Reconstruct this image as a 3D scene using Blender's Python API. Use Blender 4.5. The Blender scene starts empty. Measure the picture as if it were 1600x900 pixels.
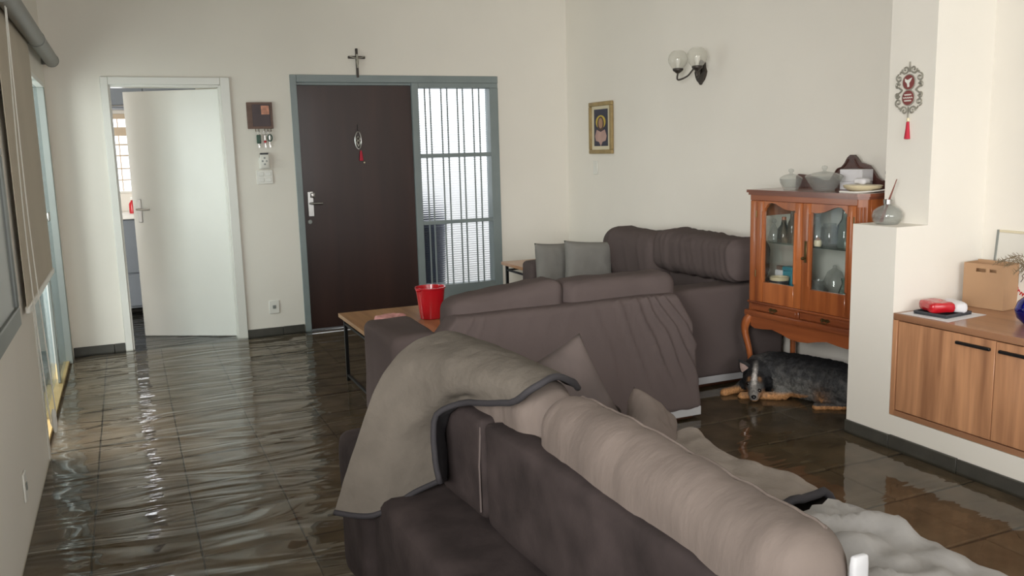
import bpy, bmesh, math, random
from mathutils import Vector, Matrix, noise, Euler
from mathutils.bvhtree import BVHTree
random.seed(7)
PI = math.pi
sc = bpy.context.scene
COL = sc.collection

# ------------------------------------------------------------------ camera
EYE = 1.4985
def cam_matrix(yaw, pit, rol):
    y, p, r = map(math.radians, (yaw, pit, rol))
    f = Vector((math.sin(y) * math.cos(p), math.cos(y) * math.cos(p), -math.sin(p)))
    right = Vector((math.cos(y), -math.sin(y), 0))
    d = f.cross(right)
    r2 = right * math.cos(r) + d * math.sin(r)
    d2 = -right * math.sin(r) + d * math.cos(r)
    m = Matrix.Identity(4)
    for i in range(3):
        m[i][0], m[i][1], m[i][2] = r2[i], -d2[i], -f[i]
    m[2][3] = EYE
    return m
cd = bpy.data.cameras.new('camera')
cd.sensor_width = 36
cd.lens = 36 * 1361.43 / 1600
cd.clip_start = 0.05
cam = bpy.data.objects.new('camera', cd)
COL.objects.link(cam)
cam.matrix_world = cam_matrix(23.66936, 9.13290, 1.51137)
sc.camera = cam

# ------------------------------------------------------------------ sky, lights, exposure
w = bpy.data.worlds.new('sky')
sc.world = w
w.use_nodes = True
bg = w.node_tree.nodes['Background']
bg.inputs[0].default_value = (0.90, 0.95, 1.0, 1)
bg.inputs[1].default_value = 2.4

def area_light(name, loc, direction, sx, sy, power, col):
    l = bpy.data.lights.new(name, 'AREA')
    l.shape = 'RECTANGLE'; l.size = sx; l.size_y = sy
    l.energy = power; l.color = col
    o = bpy.data.objects.new(name, l)
    COL.objects.link(o)
    o.location = loc
    o.rotation_euler = Vector(direction).to_track_quat('-Z', 'Y').to_euler()
    return o
# daylight coming through the big rear window, an unseen side opening added for its light, the glazed door in the left wall, the two windows beyond the doors
area_light('rear_window_daylight', (1.9, -2.75, 1.7), (0, 1, -0.03), 3.2, 1.8, 78, (1.0, 0.985, 0.955))
area_light('glass_door_daylight', (-1.45, 6.15, 1.55), (1, 0, -0.15), 2.0, 1.6, 150, (1.0, 0.965, 0.93))
area_light('added_side_light', (-2.0, -1.3, 2.0), (1, 0.9, -0.1), 1.6, 2.0, 430, (1.0, 0.985, 0.955))
area_light('kitchen_window_daylight', (0.1, 9.95, 1.6), (0, -1, -0.1), 1.7, 0.8, 12, (0.92, 0.95, 1.0))
sc.view_settings.view_transform = 'Standard'
sc.view_settings.look = 'None'
sc.view_settings.gamma = 1
sc.view_settings.use_curve_mapping = False
sc.view_settings.exposure = 0.02

# ------------------------------------------------------------------ helpers
def lin(c):
    return tuple(((v / 255) / 12.92 if v / 255 <= 0.04045 else ((v / 255 + 0.055) / 1.055) ** 2.4) for v in c) + (1,)

def new_mat(name):
    m = bpy.data.materials.new(name)
    m.use_nodes = True
    nt = m.node_tree
    return m, nt, nt.nodes, nt.links, nt.nodes['Principled BSDF']

def mat(name, c, rough=0.6, metal=0.0, vary=0.08, scale=6.0, bump=0.0, bscale=60.0, sheen=0.0, spec=0.5, stretch=(1, 1, 1), rand=0.0, coat=0.0):
    m, nt, N, L, b = new_mat(name)
    col = lin(c)
    tc = N.new('ShaderNodeTexCoord'); mp = N.new('ShaderNodeMapping')
    mp.inputs['Scale'].default_value = stretch
    L.new(tc.outputs['Object'], mp.inputs['Vector'])
    nz = N.new('ShaderNodeTexNoise'); nz.inputs['Scale'].default_value = scale; nz.inputs['Detail'].default_value = 5
    L.new(mp.outputs[0], nz.inputs['Vector'])
    r = N.new('ShaderNodeValToRGB')
    r.color_ramp.elements[0].position = 0.3; r.color_ramp.elements[1].position = 0.7
    r.color_ramp.elements[0].color = tuple(v * (1 - vary) for v in col[:3]) + (1,)
    r.color_ramp.elements[1].color = tuple(min(1, v * (1 + vary)) for v in col[:3]) + (1,)
    L.new(nz.outputs['Fac'], r.inputs['Fac'])
    out = r.outputs['Color']
    if rand:
        oi = N.new('ShaderNodeObjectInfo'); hs = N.new('ShaderNodeHueSaturation')
        mr = N.new('ShaderNodeMapRange'); mr.inputs['To Min'].default_value = 1 - rand; mr.inputs['To Max'].default_value = 1 + rand
        L.new(oi.outputs['Random'], mr.inputs['Value']); L.new(mr.outputs[0], hs.inputs['Value'])
        L.new(out, hs.inputs['Color']); out = hs.outputs['Color']
    L.new(out, b.inputs['Base Color'])
    b.inputs['Roughness'].default_value = rough
    b.inputs['Metallic'].default_value = metal
    b.inputs['Specular IOR Level'].default_value = spec
    if sheen:
        b.inputs['Sheen Weight'].default_value = sheen
        b.inputs['Sheen Roughness'].default_value = 0.45
        b.inputs['Sheen Tint'].default_value = tuple(min(1, v * 2.2) for v in col[:3]) + (1,)
    if coat:
        b.inputs['Coat Weight'].default_value = coat
        b.inputs['Coat Roughness'].default_value = 0.15
    if bump:
        n2 = N.new('ShaderNodeTexNoise'); n2.inputs['Scale'].default_value = bscale; n2.inputs['Detail'].default_value = 4
        L.new(mp.outputs[0], n2.inputs['Vector'])
        bp = N.new('ShaderNodeBump'); bp.inputs['Strength'].default_value = bump; bp.inputs['Distance'].default_value = 0.01
        L.new(n2.outputs['Fac'], bp.inputs['Height']); L.new(bp.outputs[0], b.inputs['Normal'])
    return m

def wood(name, c1, c2, axis='X', scale=14.0, rough=0.4, coat=0.0, bands=3.5):
    """grain running along the given object axis"""
    m, nt, N, L, b = new_mat(name)
    tc = N.new('ShaderNodeTexCoord'); mp = N.new('ShaderNodeMapping')
    s = {'X': (0.07, 1, 1), 'Y': (1, 0.07, 1), 'Z': (1, 1, 0.07)}[axis]
    mp.inputs['Scale'].default_value = s
    L.new(tc.outputs['Object'], mp.inputs['Vector'])
    n1 = N.new('ShaderNodeTexNoise'); n1.inputs['Scale'].default_value = scale; n1.inputs['Detail'].default_value = 6; n1.inputs['Distortion'].default_value = 0.6
    n2 = N.new('ShaderNodeTexNoise'); n2.inputs['Scale'].default_value = scale * bands; n2.inputs['Detail'].default_value = 3
    L.new(mp.outputs[0], n1.inputs['Vector']); L.new(mp.outputs[0], n2.inputs['Vector'])
    mx = N.new('ShaderNodeMath'); mx.operation = 'MULTIPLY_ADD'; mx.inputs[1].default_value = 0.4
    L.new(n2.outputs['Fac'], mx.inputs[0]); L.new(n1.outputs['Fac'], mx.inputs[2])
    r = N.new('ShaderNodeValToRGB')
    r.color_ramp.elements[0].position = 0.52; r.color_ramp.elements[1].position = 0.88
    r.color_ramp.elements[0].color = lin(c1); r.color_ramp.elements[1].color = lin(c2)
    L.new(mx.outputs[0], r.inputs['Fac']); L.new(r.outputs['Color'], b.inputs['Base Color'])
    b.inputs['Roughness'].default_value = rough
    if coat:
        b.inputs['Coat Weight'].default_value = coat; b.inputs['Coat Roughness'].default_value = 0.12
    bp = N.new('ShaderNodeBump'); bp.inputs['Strength'].default_value = 0.08; bp.inputs['Distance'].default_value = 0.004
    L.new(mx.outputs[0], bp.inputs['Height']); L.new(bp.outputs[0], b.inputs['Normal'])
    return m

def clear_pane(name, tint=(0.93, 0.97, 0.96), ior=1.5, rough=0.02, mixmin=0.0, murk=None, murk_fac=0.0):
    """thin clear pane: lets light straight through and mirrors by Fresnel"""
    m, nt, N, L, b = new_mat(name)
    N.remove(b)
    tr = N.new('ShaderNodeBsdfTransparent'); tr.inputs[0].default_value = tint + (1,)
    gl = N.new('ShaderNodeBsdfGlossy'); gl.inputs['Roughness'].default_value = rough
    fr = N.new('ShaderNodeFresnel')
    ge = N.new('ShaderNodeNewGeometry'); im = N.new('ShaderNodeMapRange')   # same mirror strength on both faces of the thin sheet
    im.inputs['To Min'].default_value = ior; im.inputs['To Max'].default_value = 1 / ior
    L.new(ge.outputs['Backfacing'], im.inputs['Value']); L.new(im.outputs[0], fr.inputs['IOR'])
    mx = N.new('ShaderNodeMixShader')
    L.new(fr.outputs[0], mx.inputs[0]); L.new(tr.outputs[0], mx.inputs[1]); L.new(gl.outputs[0], mx.inputs[2])
    last = mx
    if murk:
        df = N.new('ShaderNodeBsdfDiffuse'); df.inputs[0].default_value = lin(murk)
        m2 = N.new('ShaderNodeMixShader'); m2.inputs[0].default_value = murk_fac
        L.new(mx.outputs[0], m2.inputs[1]); L.new(df.outputs[0], m2.inputs[2]); last = m2
    L.new(last.outputs[0], N['Material Output'].inputs[0])
    return m, N, L, gl, fr

def glass(name, c=(1, 1, 1), rough=0.0, ior=1.45):
    m, nt, N, L, b = new_mat(name)
    b.inputs['Base Color'].default_value = c + (1,)
    b.inputs['Transmission Weight'].default_value = 1
    b.inputs['Roughness'].default_value = rough
    b.inputs['IOR'].default_value = ior
    return m

# ---- mesh shapes collected in a bmesh
def xf(loc=(0, 0, 0), rot=(0, 0, 0), scale=(1, 1, 1)):
    return Matrix.Translation(loc) @ Euler(rot).to_matrix().to_4x4() @ Matrix.Diagonal(tuple(scale) + (1,))

def add_box(bm, lo, hi, bevel=0.0, seg=1, m=None):
    c = [(a + b) / 2 for a, b in zip(lo, hi)]; s = [abs(b - a) for a, b in zip(lo, hi)]
    r = bmesh.ops.create_cube(bm, size=1, matrix=xf(c, scale=s))
    vs = r['verts']
    if bevel > 0:
        es = list({e for v in vs for e in v.link_edges})
        rb = bmesh.ops.bevel(bm, geom=es, offset=min(bevel, min(s) * 0.45), segments=seg, affect='EDGES', profile=0.5)
        vs = list({v for f in rb['faces'] for v in f.verts} | {v for v in vs if v.is_valid})
    if m: bmesh.ops.transform(bm, matrix=m, verts=vs)
    return vs

def box(lo, hi, bevel=0.0, seg=1):
    bm = bmesh.new(); add_box(bm, lo, hi, bevel, seg); return bm

def add_tube(bm, pts, r, seg=8, closed=False, caps=True):
    P = [Vector(p) for p in pts]; n = len(P)
    rs = r if isinstance(r, (list, tuple)) else [r] * n
    T = []
    for i in range(n):
        a = P[(i - 1) % n] if (closed or i > 0) else P[i]
        b = P[(i + 1) % n] if (closed or i < n - 1) else P[i]
        T.append((b - a).normalized())
    u = T[0].orthogonal().normalized()
    rings = []
    for i in range(n):
        u = (u - T[i] * u.dot(T[i])).normalized()
        v = T[i].cross(u)
        rings.append([bm.verts.new(P[i] + (u * math.cos(2 * PI * k / seg) + v * math.sin(2 * PI * k / seg)) * rs[i]) for k in range(seg)])
    for i in range(n if closed else n - 1):
        A, B = rings[i], rings[(i + 1) % n]
        for k in range(seg):
            bm.faces.new((A[k], A[(k + 1) % seg], B[(k + 1) % seg], B[k]))
    if caps and not closed:
        bm.faces.new(list(reversed(rings[0]))); bm.faces.new(rings[-1])
    return bm

def tube(pts, r, seg=8, closed=False):
    return add_tube(bmesh.new(), pts, r, seg, closed)

def add_lathe(bm, prof, seg=24, at=(0, 0, 0), m=None, sq=1.0):
    rings = []
    for r, z in prof:
        if r < 1e-6:
            rings.append([bm.verts.new((0, 0, z))])
        else:
            rings.append([bm.verts.new((r * math.cos(2 * PI * k / seg), sq * r * math.sin(2 * PI * k / seg), z)) for k in range(seg)])
    vs = [v for q in rings for v in q]
    for A, B in zip(rings, rings[1:]):
        for k in range(seg):
            a0, a1 = A[k % len(A)], A[(k + 1) % len(A)]
            b0, b1 = B[k % len(B)], B[(k + 1) % len(B)]
            f = [a0]
            if a1 is not a0: f.append(a1)
            if b1 is not a0: f.append(b1)
            if b0 is not b1: f.append(b0)
            if len(f) > 2: bm.faces.new(f)
    for R, rev in ((rings[0], True), (rings[-1], False)):
        pass
    bmesh.ops.transform(bm, matrix=(Matrix.Translation(at) @ m) if m else Matrix.Translation(at), verts=vs)
    return bm

def lathe(prof, seg=24, at=(0, 0, 0), m=None, sq=1.0):
    return add_lathe(bmesh.new(), prof, seg, at, m, sq)

def add_prism(bm, poly, t, m=None):
    """poly in (x, z), extruded along +y by t"""
    a = [bm.verts.new((x, 0, z)) for x, z in poly]
    b = [bm.verts.new((x, t, z)) for x, z in poly]
    n = len(poly)
    bm.faces.new(a); bm.faces.new(list(reversed(b)))
    for i in range(n):
        bm.faces.new((a[i], b[i], b[(i + 1) % n], a[(i + 1) % n]))
    if m: bmesh.ops.transform(bm, matrix=m, verts=a + b)
    return bm

def prism(poly, t, m=None):
    return add_prism(bmesh.new(), poly, t, m)

def softbox(size, r, n=(12, 12, 12), disp=None, warp=None, bulge=0.0):
    """rounded upholstery block, centred at the origin"""
    hx, hy, hz = (s / 2 for s in size); r = min(r, hx, hy, hz)
    bm = bmesh.new(); seen = {}
    def vert(p):
        k = tuple(round(c, 5) for c in p)
        if k in seen: return seen[k]
        q = Vector((max(-hx + r, min(hx - r, p[0])), max(-hy + r, min(hy - r, p[1])), max(-hz + r, min(hz - r, p[2]))))
        d = Vector(p) - q
        nrm = d.normalized() if d.length > 1e-9 else Vector((0, 0, 1))
        pos = q + nrm * r if d.length > 1e-9 else Vector(p)
        u, v_, w_ = p[0] / hx, p[1] / hy, p[2] / hz
        if bulge:
            e = (1 - u * u * 0.9) * (1 - v_ * v_ * 0.9) * (1 - w_ * w_ * 0.9)
            ax = max(range(3), key=lambda i: abs((u, v_, w_)[i]))
            other = [i for i in range(3) if i != ax]
            e = (1 - (u, v_, w_)[other[0]] ** 2) * (1 - (u, v_, w_)[other[1]] ** 2)
            sm = min(size)
            if size[ax] == sm: pos[ax] += math.copysign(bulge * e, (u, v_, w_)[ax])
        if disp: pos = pos + nrm * disp(pos, nrm)
        if warp: pos = Vector(warp(pos))
        vv = bm.verts.new(pos); seen[k] = vv
        return vv
    def cosp(i, m):  # denser towards the rim
        t = i / m
        return -1 + 2 * (0.5 - 0.5 * math.cos(PI * t)) * 0.6 + 2 * t * 0.4 - 0.0
    def lin_(i, m):
        return -1 + 2 * (0.6 * (0.5 - 0.5 * math.cos(PI * i / m)) + 0.4 * i / m)
    H = (hx, hy, hz)
    for ax in range(3):
        a, b = [i for i in range(3) if i != ax]
        for sgn in (-1, 1):
            na, nb = n[a], n[b]
            g = []
            for i in range(na + 1):
                row = []
                for j in range(nb + 1):
                    p = [0, 0, 0]; p[ax] = sgn * H[ax]; p[a] = H[a] * lin_(i, na); p[b] = H[b] * lin_(j, nb)
                    row.append(vert(p))
                g.append(row)
            for i in range(na):
                for j in range(nb):
                    q = [g[i][j], g[i + 1][j], g[i + 1][j + 1], g[i][j + 1]]
                    if len(set(q)) < 3: continue
                    try: bm.faces.new(q)
                    except ValueError: pass
    bmesh.ops.recalc_face_normals(bm, faces=bm.faces[:])
    return bm

def pillow(w_, h_, t, n=26, seed=0, pinch=0.1, wr=0.006):
    """square cushion in the x-z plane with pinched corners; thickness along y"""
    bm = bmesh.new(); G = []
    for s in (-1, 1):
        g = []
        for i in range(n + 1):
            row = []
            for j in range(n + 1):
                u = -1 + 2 * i / n; v = -1 + 2 * j / n
                prof = max(0, (1 - u ** 4) * (1 - v ** 4)) ** 0.62
                k = 1 - pinch * ((1 - u * u) * v * v + (1 - v * v) * u * u)
                y = s * t / 2 * prof + wr * noise.noise(Vector((u * 3 + seed, v * 3, s * 3.1))) * prof
                row.append(bm.verts.new((u * w_ / 2 * (1 - pinch * (1 - v * v) * u * u * 0.5), y, v * h_ / 2 * (1 - pinch * (1 - u * u) * v * v * 0.5))))
            g.append(row)
        G.append(g)
        for i in range(n):
            for j in range(n):
                bm.faces.new((g[i][j], g[i + 1][j], g[i + 1][j + 1], g[i][j + 1]))
    bmesh.ops.remove_doubles(bm, verts=bm.verts[:], dist=0.0008)
    bmesh.ops.recalc_face_normals(bm, faces=bm.faces[:])
    return bm

# ---- objects
def _inv(parent):
    m = Matrix.Identity(4); chain = []
    o = parent
    while o: chain.append(o); o = o.parent
    for o in reversed(chain):
        m = m @ Matrix.Translation(o.location) @ o.rotation_euler.to_matrix().to_4x4()
    return m.inverted()

def obj(name, bm, m, parent=None, smooth=None, world=True, label=None, angle=40):
    """links a bmesh as one mesh object; its coordinates are world ones unless world=False (then the parent's)"""
    if parent is not None and world:
        bmesh.ops.transform(bm, matrix=_inv(parent), verts=bm.verts[:])
    bmesh.ops.recalc_face_normals(bm, faces=bm.faces[:])
    me = bpy.data.meshes.new(name)
    bm.to_mesh(me); bm.free()
    if m: me.materials.append(m)
    if smooth is None or smooth:
        me.shade_smooth()
        if smooth is None:
            me.set_sharp_from_angle(angle=math.radians(angle))
    o = bpy.data.objects.new(name, me)
    COL.objects.link(o)
    if parent is not None: o.parent = parent
    if label: o['label'] = label
    return o

def tag(o, label, cat, group=None):
    o['label'] = label; o['category'] = cat
    if group: o['group'] = group
    return o

def thing(name, label, cat, loc=(0, 0, 0), rot=(0, 0, 0), group=None):
    o = bpy.data.objects.new(name, None)
    o.empty_display_size = 0.1
    COL.objects.link(o)
    o.location = loc; o.rotation_euler = rot
    return tag(o, label, cat, group)

def struct(name, bm, m, parent=None, **k):
    o = obj(name, bm, m, parent, **k)
    if parent is None: o['kind'] = 'structure'
    return o

def copy_tree(o, parent=None):
    c = o.copy(); COL.objects.link(c)
    if parent is not None: c.parent = parent
    for ch in list(o.children):
        copy_tree(ch, c)
    return c

def nz(p, s, seed=0.0):
    return noise.noise(Vector((p[0] * s + seed, p[1] * s - seed * 1.7, p[2] * s + seed * 0.6)))

def curve_pts(pts, n=8, closed=False):
    """Catmull-Rom through the points"""
    P = [Vector(p) for p in pts]; out = []
    m = len(P)
    for i in range(m if closed else m - 1):
        p0 = P[(i - 1) % m] if (closed or i > 0) else P[0]
        p1, p2 = P[i], P[(i + 1) % m]
        p3 = P[(i + 2) % m] if (closed or i < m - 2) else P[-1]
        for k in range(n):
            t = k / n
            out.append(0.5 * ((2 * p1) + (p2 - p0) * t + (2 * p0 - 5 * p1 + 4 * p2 - p3) * t * t + (3 * p1 - p0 - 3 * p2 + p3) * t ** 3))
    if not closed: out.append(P[-1])
    return out

# ------------------------------------------------------------------ materials
M = {}
M['wall'] = mat('wall_paint', (233, 228, 218), 0.75, vary=0.025, scale=1.3, bump=0.06, bscale=40, spec=0.3)
M['ceiling'] = mat('ceiling_paint', (240, 236, 228), 0.9, vary=0.02)
M['white'] = mat('white_enamel', (226, 225, 218), 0.32, vary=0.02, scale=3)
M['greyblue'] = mat('grey_blue_enamel', (130, 140, 140), 0.4, vary=0.06, scale=5)
M['doorwood'] = wood('dark_door_wood', (42, 24, 20), (56, 33, 27), 'Z', 4.0, 0.42, 0.1)
M['slate'] = mat('slate_stone', (94, 83, 69), 0.8, vary=0.40, scale=5, bump=0.3, bscale=14, rand=0.10, spec=0.08)
M['grout'] = mat('dark_grout', (24, 22, 19), 0.8, vary=0.2)
M['base_slate'] = mat('skirting_slate', (68, 66, 60), 0.5, vary=0.2, scale=8, bump=0.2, bscale=30, rand=0.12)
M['velvet'] = mat('taupe_velvet', (48, 41, 40), 0.85, vary=0.38, scale=7, bump=0.25, bscale=22, sheen=0.18, spec=0.15)
M['velvet_light'] = mat('pale_taupe_velvet', (98, 88, 82), 0.85, vary=0.14, scale=5, bump=0.55, bscale=11, stretch=(1.0, 2.2, 0.7), sheen=0.10, spec=0.15)
M['velvet_mid'] = mat('velvet_piping', (80, 70, 67), 0.85, vary=0.22, scale=7)
M['cover'] = mat('dark_grey_cover_cloth', (88, 78, 76), 0.9, vary=0.05, scale=3, bump=0.12, bscale=50, spec=0.1)
M['lining'] = mat('pale_lining_cloth', (166, 165, 166), 0.85, vary=0.05)
M['throw'] = mat('grey_quilted_throw', (87, 81, 74), 0.9, vary=0.09, scale=11, bump=0.4, bscale=38, spec=0.1)
M['throw2'] = mat('pale_grey_throw', (148, 145, 142), 0.9, vary=0.05, scale=6, bump=0.2, bscale=35, spec=0.1)
M['throw3'] = mat('taupe_seat_throw', (130, 121, 113), 0.9, vary=0.07, scale=9, bump=0.3, bscale=38, spec=0.1)
M['black_cloth'] = mat('black_edging', (34, 31, 34), 0.85, vary=0.1)
M['pillow_grey'] = mat('grey_pillow_cloth', (120, 118, 113), 0.9, vary=0.07, scale=8, bump=0.15, bscale=60)
M['foot'] = wood('sofa_foot_wood', (62, 34, 22), (98, 58, 38), 'X', 10, 0.45)
M['oak'] = wood('light_table_wood', (150, 110, 72), (186, 142, 98), 'Y', 10, 0.35, 0.25)
M['oak_edge'] = wood('table_edge_wood', (176, 146, 104), (205, 176, 130), 'Y', 10, 0.4)
M['oakx'] = wood('light_table_wood_cross', (150, 106, 68), (184, 136, 92), 'X', 10, 0.35, 0.25)
M['blackmetal'] = mat('black_metal', (28, 28, 29), 0.45, metal=0.4, vary=0.05)
M['red'] = mat('red_plastic', (186, 22, 34), 0.25, vary=0.03, scale=2, coat=0.3)
M['pink'] = mat('pink_cloth', (206, 150, 146), 0.85, vary=0.12, scale=18)
M['cherry'] = wood('cherry_cabinet_wood', (128, 66, 34), (176, 102, 55), 'Z', 9, 0.3, 0.5)
M['cherryx'] = wood('cherry_cabinet_wood_cross', (112, 58, 34), (158, 88, 50), 'X', 9, 0.3, 0.5)
M['cherry_dark'] = wood('dark_cherry_top', (92, 50, 36), (128, 72, 50), 'X', 9, 0.28, 0.5)
M['crest'] = wood('carved_crest_wood', (62, 38, 34), (90, 56, 48), 'X', 8, 0.4, 0.2)
M['brass'] = mat('aged_brass', (96, 78, 48), 0.4, metal=0.8, vary=0.1)
M['chrome'] = mat('chrome', (170, 168, 165), 0.3, metal=1.0, vary=0.02)
M['iron'] = mat('dark_bronze', (66, 60, 55), 0.45, metal=0.5, vary=0.12)
M['sidewood'] = wood('sideboard_wood_vertical', (150, 104, 74), (212, 156, 114), 'Z', 9, 0.38, 0.15)
M['sidewoodx'] = wood('sideboard_wood_length', (140, 98, 72), (168, 122, 90), 'Y', 8, 0.3, 0.3)
M['blackplastic'] = mat('black_plastic', (30, 30, 32), 0.35, vary=0.05)
M['whiteplastic'] = mat('white_plastic', (228, 226, 218), 0.35, vary=0.02)
M['greyplastic'] = mat('grey_tube', (128, 130, 126), 0.4, vary=0.04)
M['blind'] = mat('beige_blind_cloth', (200, 190, 172), 0.85, vary=0.04, scale=2, bump=0.05, bscale=120)
M['paper'] = mat('white_paper', (216, 214, 216), 0.7, vary=0.02)
M['card'] = mat('kraft_card', (178, 142, 108), 0.75, vary=0.07, scale=4)
M['board'] = mat('white_board', (222, 219, 210), 0.35, vary=0.02)
M['gold'] = mat('gilt_frame', (158, 136, 92), 0.5, metal=0.15, vary=0.15, scale=20)
M['mat_cream'] = mat('cream_mount', (214, 204, 176), 0.7, vary=0.04)
M['navy'] = mat('navy_print', (44, 46, 66), 0.5, vary=0.15, scale=14)
M['halo'] = mat('yellow_print', (196, 170, 66), 0.5, vary=0.08)
M['skin'] = mat('tan_print', (168, 130, 104), 0.5, vary=0.12, scale=16)
M['brownprint'] = mat('brown_print', (74, 52, 44), 0.5, vary=0.1)
M['mauve'] = mat('mauve_print', (182, 148, 138), 0.5, vary=0.12, scale=16)
M['silver'] = mat('silver_filigree', (164, 160, 148), 0.4, metal=0.5, vary=0.1)
M['maroon'] = mat('maroon_disc', (128, 62, 60), 0.45, vary=0.06)
M['redthread'] = mat('red_thread', (186, 42, 62), 0.8, vary=0.15, scale=60, stretch=(1, 1, 0.1))
M['stick'] = wood('brown_reed', (104, 56, 48), (138, 82, 68), 'Z', 20, 0.6)
M['keywood'] = wood('key_board_wood', (96, 72, 60), (120, 92, 78), 'X', 8, 0.5)
M['keydark'] = mat('key_board_panel', (74, 60, 62), 0.5, vary=0.12, scale=10)
M['floral'] = mat('floral_print', (198, 138, 112), 0.5, vary=0.35, scale=30)
M['green'] = mat('green_fob', (58, 84, 72), 0.5, vary=0.15)
M['teal'] = mat('teal_box', (64, 144, 158), 0.45, vary=0.05)
M['cream'] = mat('cream_ceramic', (222, 208, 172), 0.3, vary=0.04)
M['darkgrey'] = mat('dark_grey_plastic', (60, 62, 66), 0.4, vary=0.06)
M['tan'] = mat('tan_painted_metal', (196, 176, 150), 0.5, vary=0.05)
M['kitgrey'] = mat('kitchen_grey', (112, 118, 124), 0.4, vary=0.05, scale=3)
M['screen'] = mat('dark_glass_panel', (58, 58, 56), 0.15, vary=0.05)
M['aluminium'] = mat('grey_aluminium', (138, 142, 138), 0.4, metal=0.3, vary=0.04)
M['binblue'] = mat('navy_bin_plastic', (34, 42, 62), 0.4, vary=0.06)
M['render'] = mat('outdoor_render', (226, 224, 222), 0.85, vary=0.05, scale=2)
M['concrete'] = mat('outdoor_concrete', (138, 136, 132), 0.85, vary=0.12, scale=3)
M['straw'] = mat('dry_grass', (128, 112, 88), 0.8, vary=0.25, scale=30)
M['glassware'] = glass('clear_glassware', (0.97, 0.98, 0.98))
M['glassgreen'] = glass('greenish_glassware', (0.75, 0.86, 0.82))
M['glassbrown'] = glass('brown_glassware', (0.35, 0.26, 0.2))
M['blueglass'] = glass('cobalt_glass', (0.02, 0.05, 0.62), 0.03)
M['ribbed'] = glass('ribbed_glass', (0.97, 0.98, 1.0), 0.06, 1.42)
M['crystal'] = clear_pane('cut_crystal', (0.88, 0.89, 0.88), 1.65, 0.03, murk=(226, 228, 225), murk_fac=0.09)[0]
M['shelfglass'] = clear_pane('shelf_glass', (0.72, 0.78, 0.75))[0]
M['pane'] = clear_pane('cabinet_pane', (0.96, 0.975, 0.97))[0]
M['doorglass'] = clear_pane('tinted_door_glass', (0.80, 0.85, 0.85), 1.5, 0.03, murk=(150, 166, 168), murk_fac=0.25)[0]
M['globe'] = clear_pane('frosted_globe_glass', (0.95, 0.95, 0.93), 1.5, 0.08, murk=(225, 222, 212), murk_fac=0.22)[0]

# flood water: thin clear rippled sheet
def water_material():
    m, N, L, gl, fr = clear_pane('flood_water', (0.86, 0.84, 0.78), 1.52, 0.035)
    tc = N.new('ShaderNodeTexCoord')
    mp = N.new('ShaderNodeMapping'); mp.inputs['Scale'].default_value = (0.75, 3.0, 1); mp.inputs['Rotation'].default_value = (0, 0, math.radians(12))
    L.new(tc.outputs['Object'], mp.inputs['Vector'])
    n1 = N.new('ShaderNodeTexNoise'); n1.inputs['Scale'].default_value = 1.7; n1.inputs['Detail'].default_value = 2; n1.inputs['Roughness'].default_value = 0.45; n1.inputs['Distortion'].default_value = 1.3
    L.new(mp.outputs[0], n1.inputs['Vector'])
    # the water lies calmer towards the sideboard (x) than in the aisle
    sx = N.new('ShaderNodeSeparateXYZ'); L.new(tc.outputs['Object'], sx.inputs[0])
    mr = N.new('ShaderNodeMapRange'); mr.inputs['From Min'].default_value = 1.2; mr.inputs['From Max'].default_value = 2.3
    mr.inputs['To Min'].default_value = 0.52; mr.inputs['To Max'].default_value = 0.08
    L.new(sx.outputs['X'], mr.inputs['Value'])
    bp = N.new('ShaderNodeBump'); bp.inputs['Distance'].default_value = 0.05
    L.new(mr.outputs[0], bp.inputs['Strength'])
    L.new(n1.outputs['Fac'], bp.inputs['Height'])
    L.new(bp.outputs[0], gl.inputs['Normal']); L.new(bp.outputs[0], fr.inputs['Normal'])
    return m
M['water'] = water_material()

# ------------------------------------------------------------------ room shell
XL, YB, YN, ZC = -0.465, 7.35, -2.5, 2.95
def XR(y): return 3.83 + (7.35 - y) * 0.0165

fl = struct('floor', box((XL - 0.3, YN, -0.12), (4.2, 10.2, -0.010)), M['grout'])
# slate tiles of the flooded floor, each its own piece
variants = []
for k in range(8):
    rng = random.Random(k + 3)
    bm = bmesh.new(); s = 0.1918
    n = 4; bot = []; top = []
    ring = []
    for (cx, cy, dx, dy) in ((-1, -1, 1, 0), (1, -1, 0, 1), (1, 1, -1, 0), (-1, 1, 0, -1)):
        for i in range(3):
            t = i / 3 * 2
            x = cx + dx * t; y = cy + dy * t
            ring.append((x * s * (1 + rng.uniform(-0.014, 0.004)), y * s * (1 + rng.uniform(-0.014, 0.004))))
    tl = [rng.uniform(-0.003, 0.001) for _ in range(4)]
    def zz(x, y): return (tl[0] * (s - x) * (s - y) + tl[1] * (s + x) * (s - y) + tl[2] * (s + x) * (s + y) + tl[3] * (s - x) * (s + y)) / (4 * s * s) * 1.0
    A = [bm.verts.new((x, y, -0.012)) for x, y in ring]
    B = [bm.verts.new((x * 0.995, y * 0.995, zz(x, y) - 0.003)) for x, y in ring]
    C_ = [bm.verts.new((x * 0.982, y * 0.982, zz(x, y))) for x, y in ring]
    q = len(ring)
    for U, V in ((A, B), (B, C_)):
        for i in range(q): bm.faces.new((U[i], U[(i + 1) % q], V[(i + 1) % q], V[i]))
    bm.faces.new(C_)
    me = bpy.data.meshes.new('stone_tile'); bm.to_mesh(me); bm.free(); me.materials.append(M['slate'])
    variants.append(me)
PX, PY = 0.3855, 0.40
ny0 = 0
for i in range(12):
    for j in range(24):
        x = -0.235 - 0.193 + PX * i; y = 7.13 - PY * j
        if y < 0.2 or x > 4.05: continue
        o = bpy.data.objects.new('stone_tile', random.choice(variants))
        COL.objects.link(o); o.parent = fl
        o.location = (x, y, random.uniform(-0.0015, 0.0005)); o.rotation_euler = (0, 0, random.choice((0, 1, 2, 3)) * PI / 2)
        o.scale = (1, 1, 1)

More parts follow.
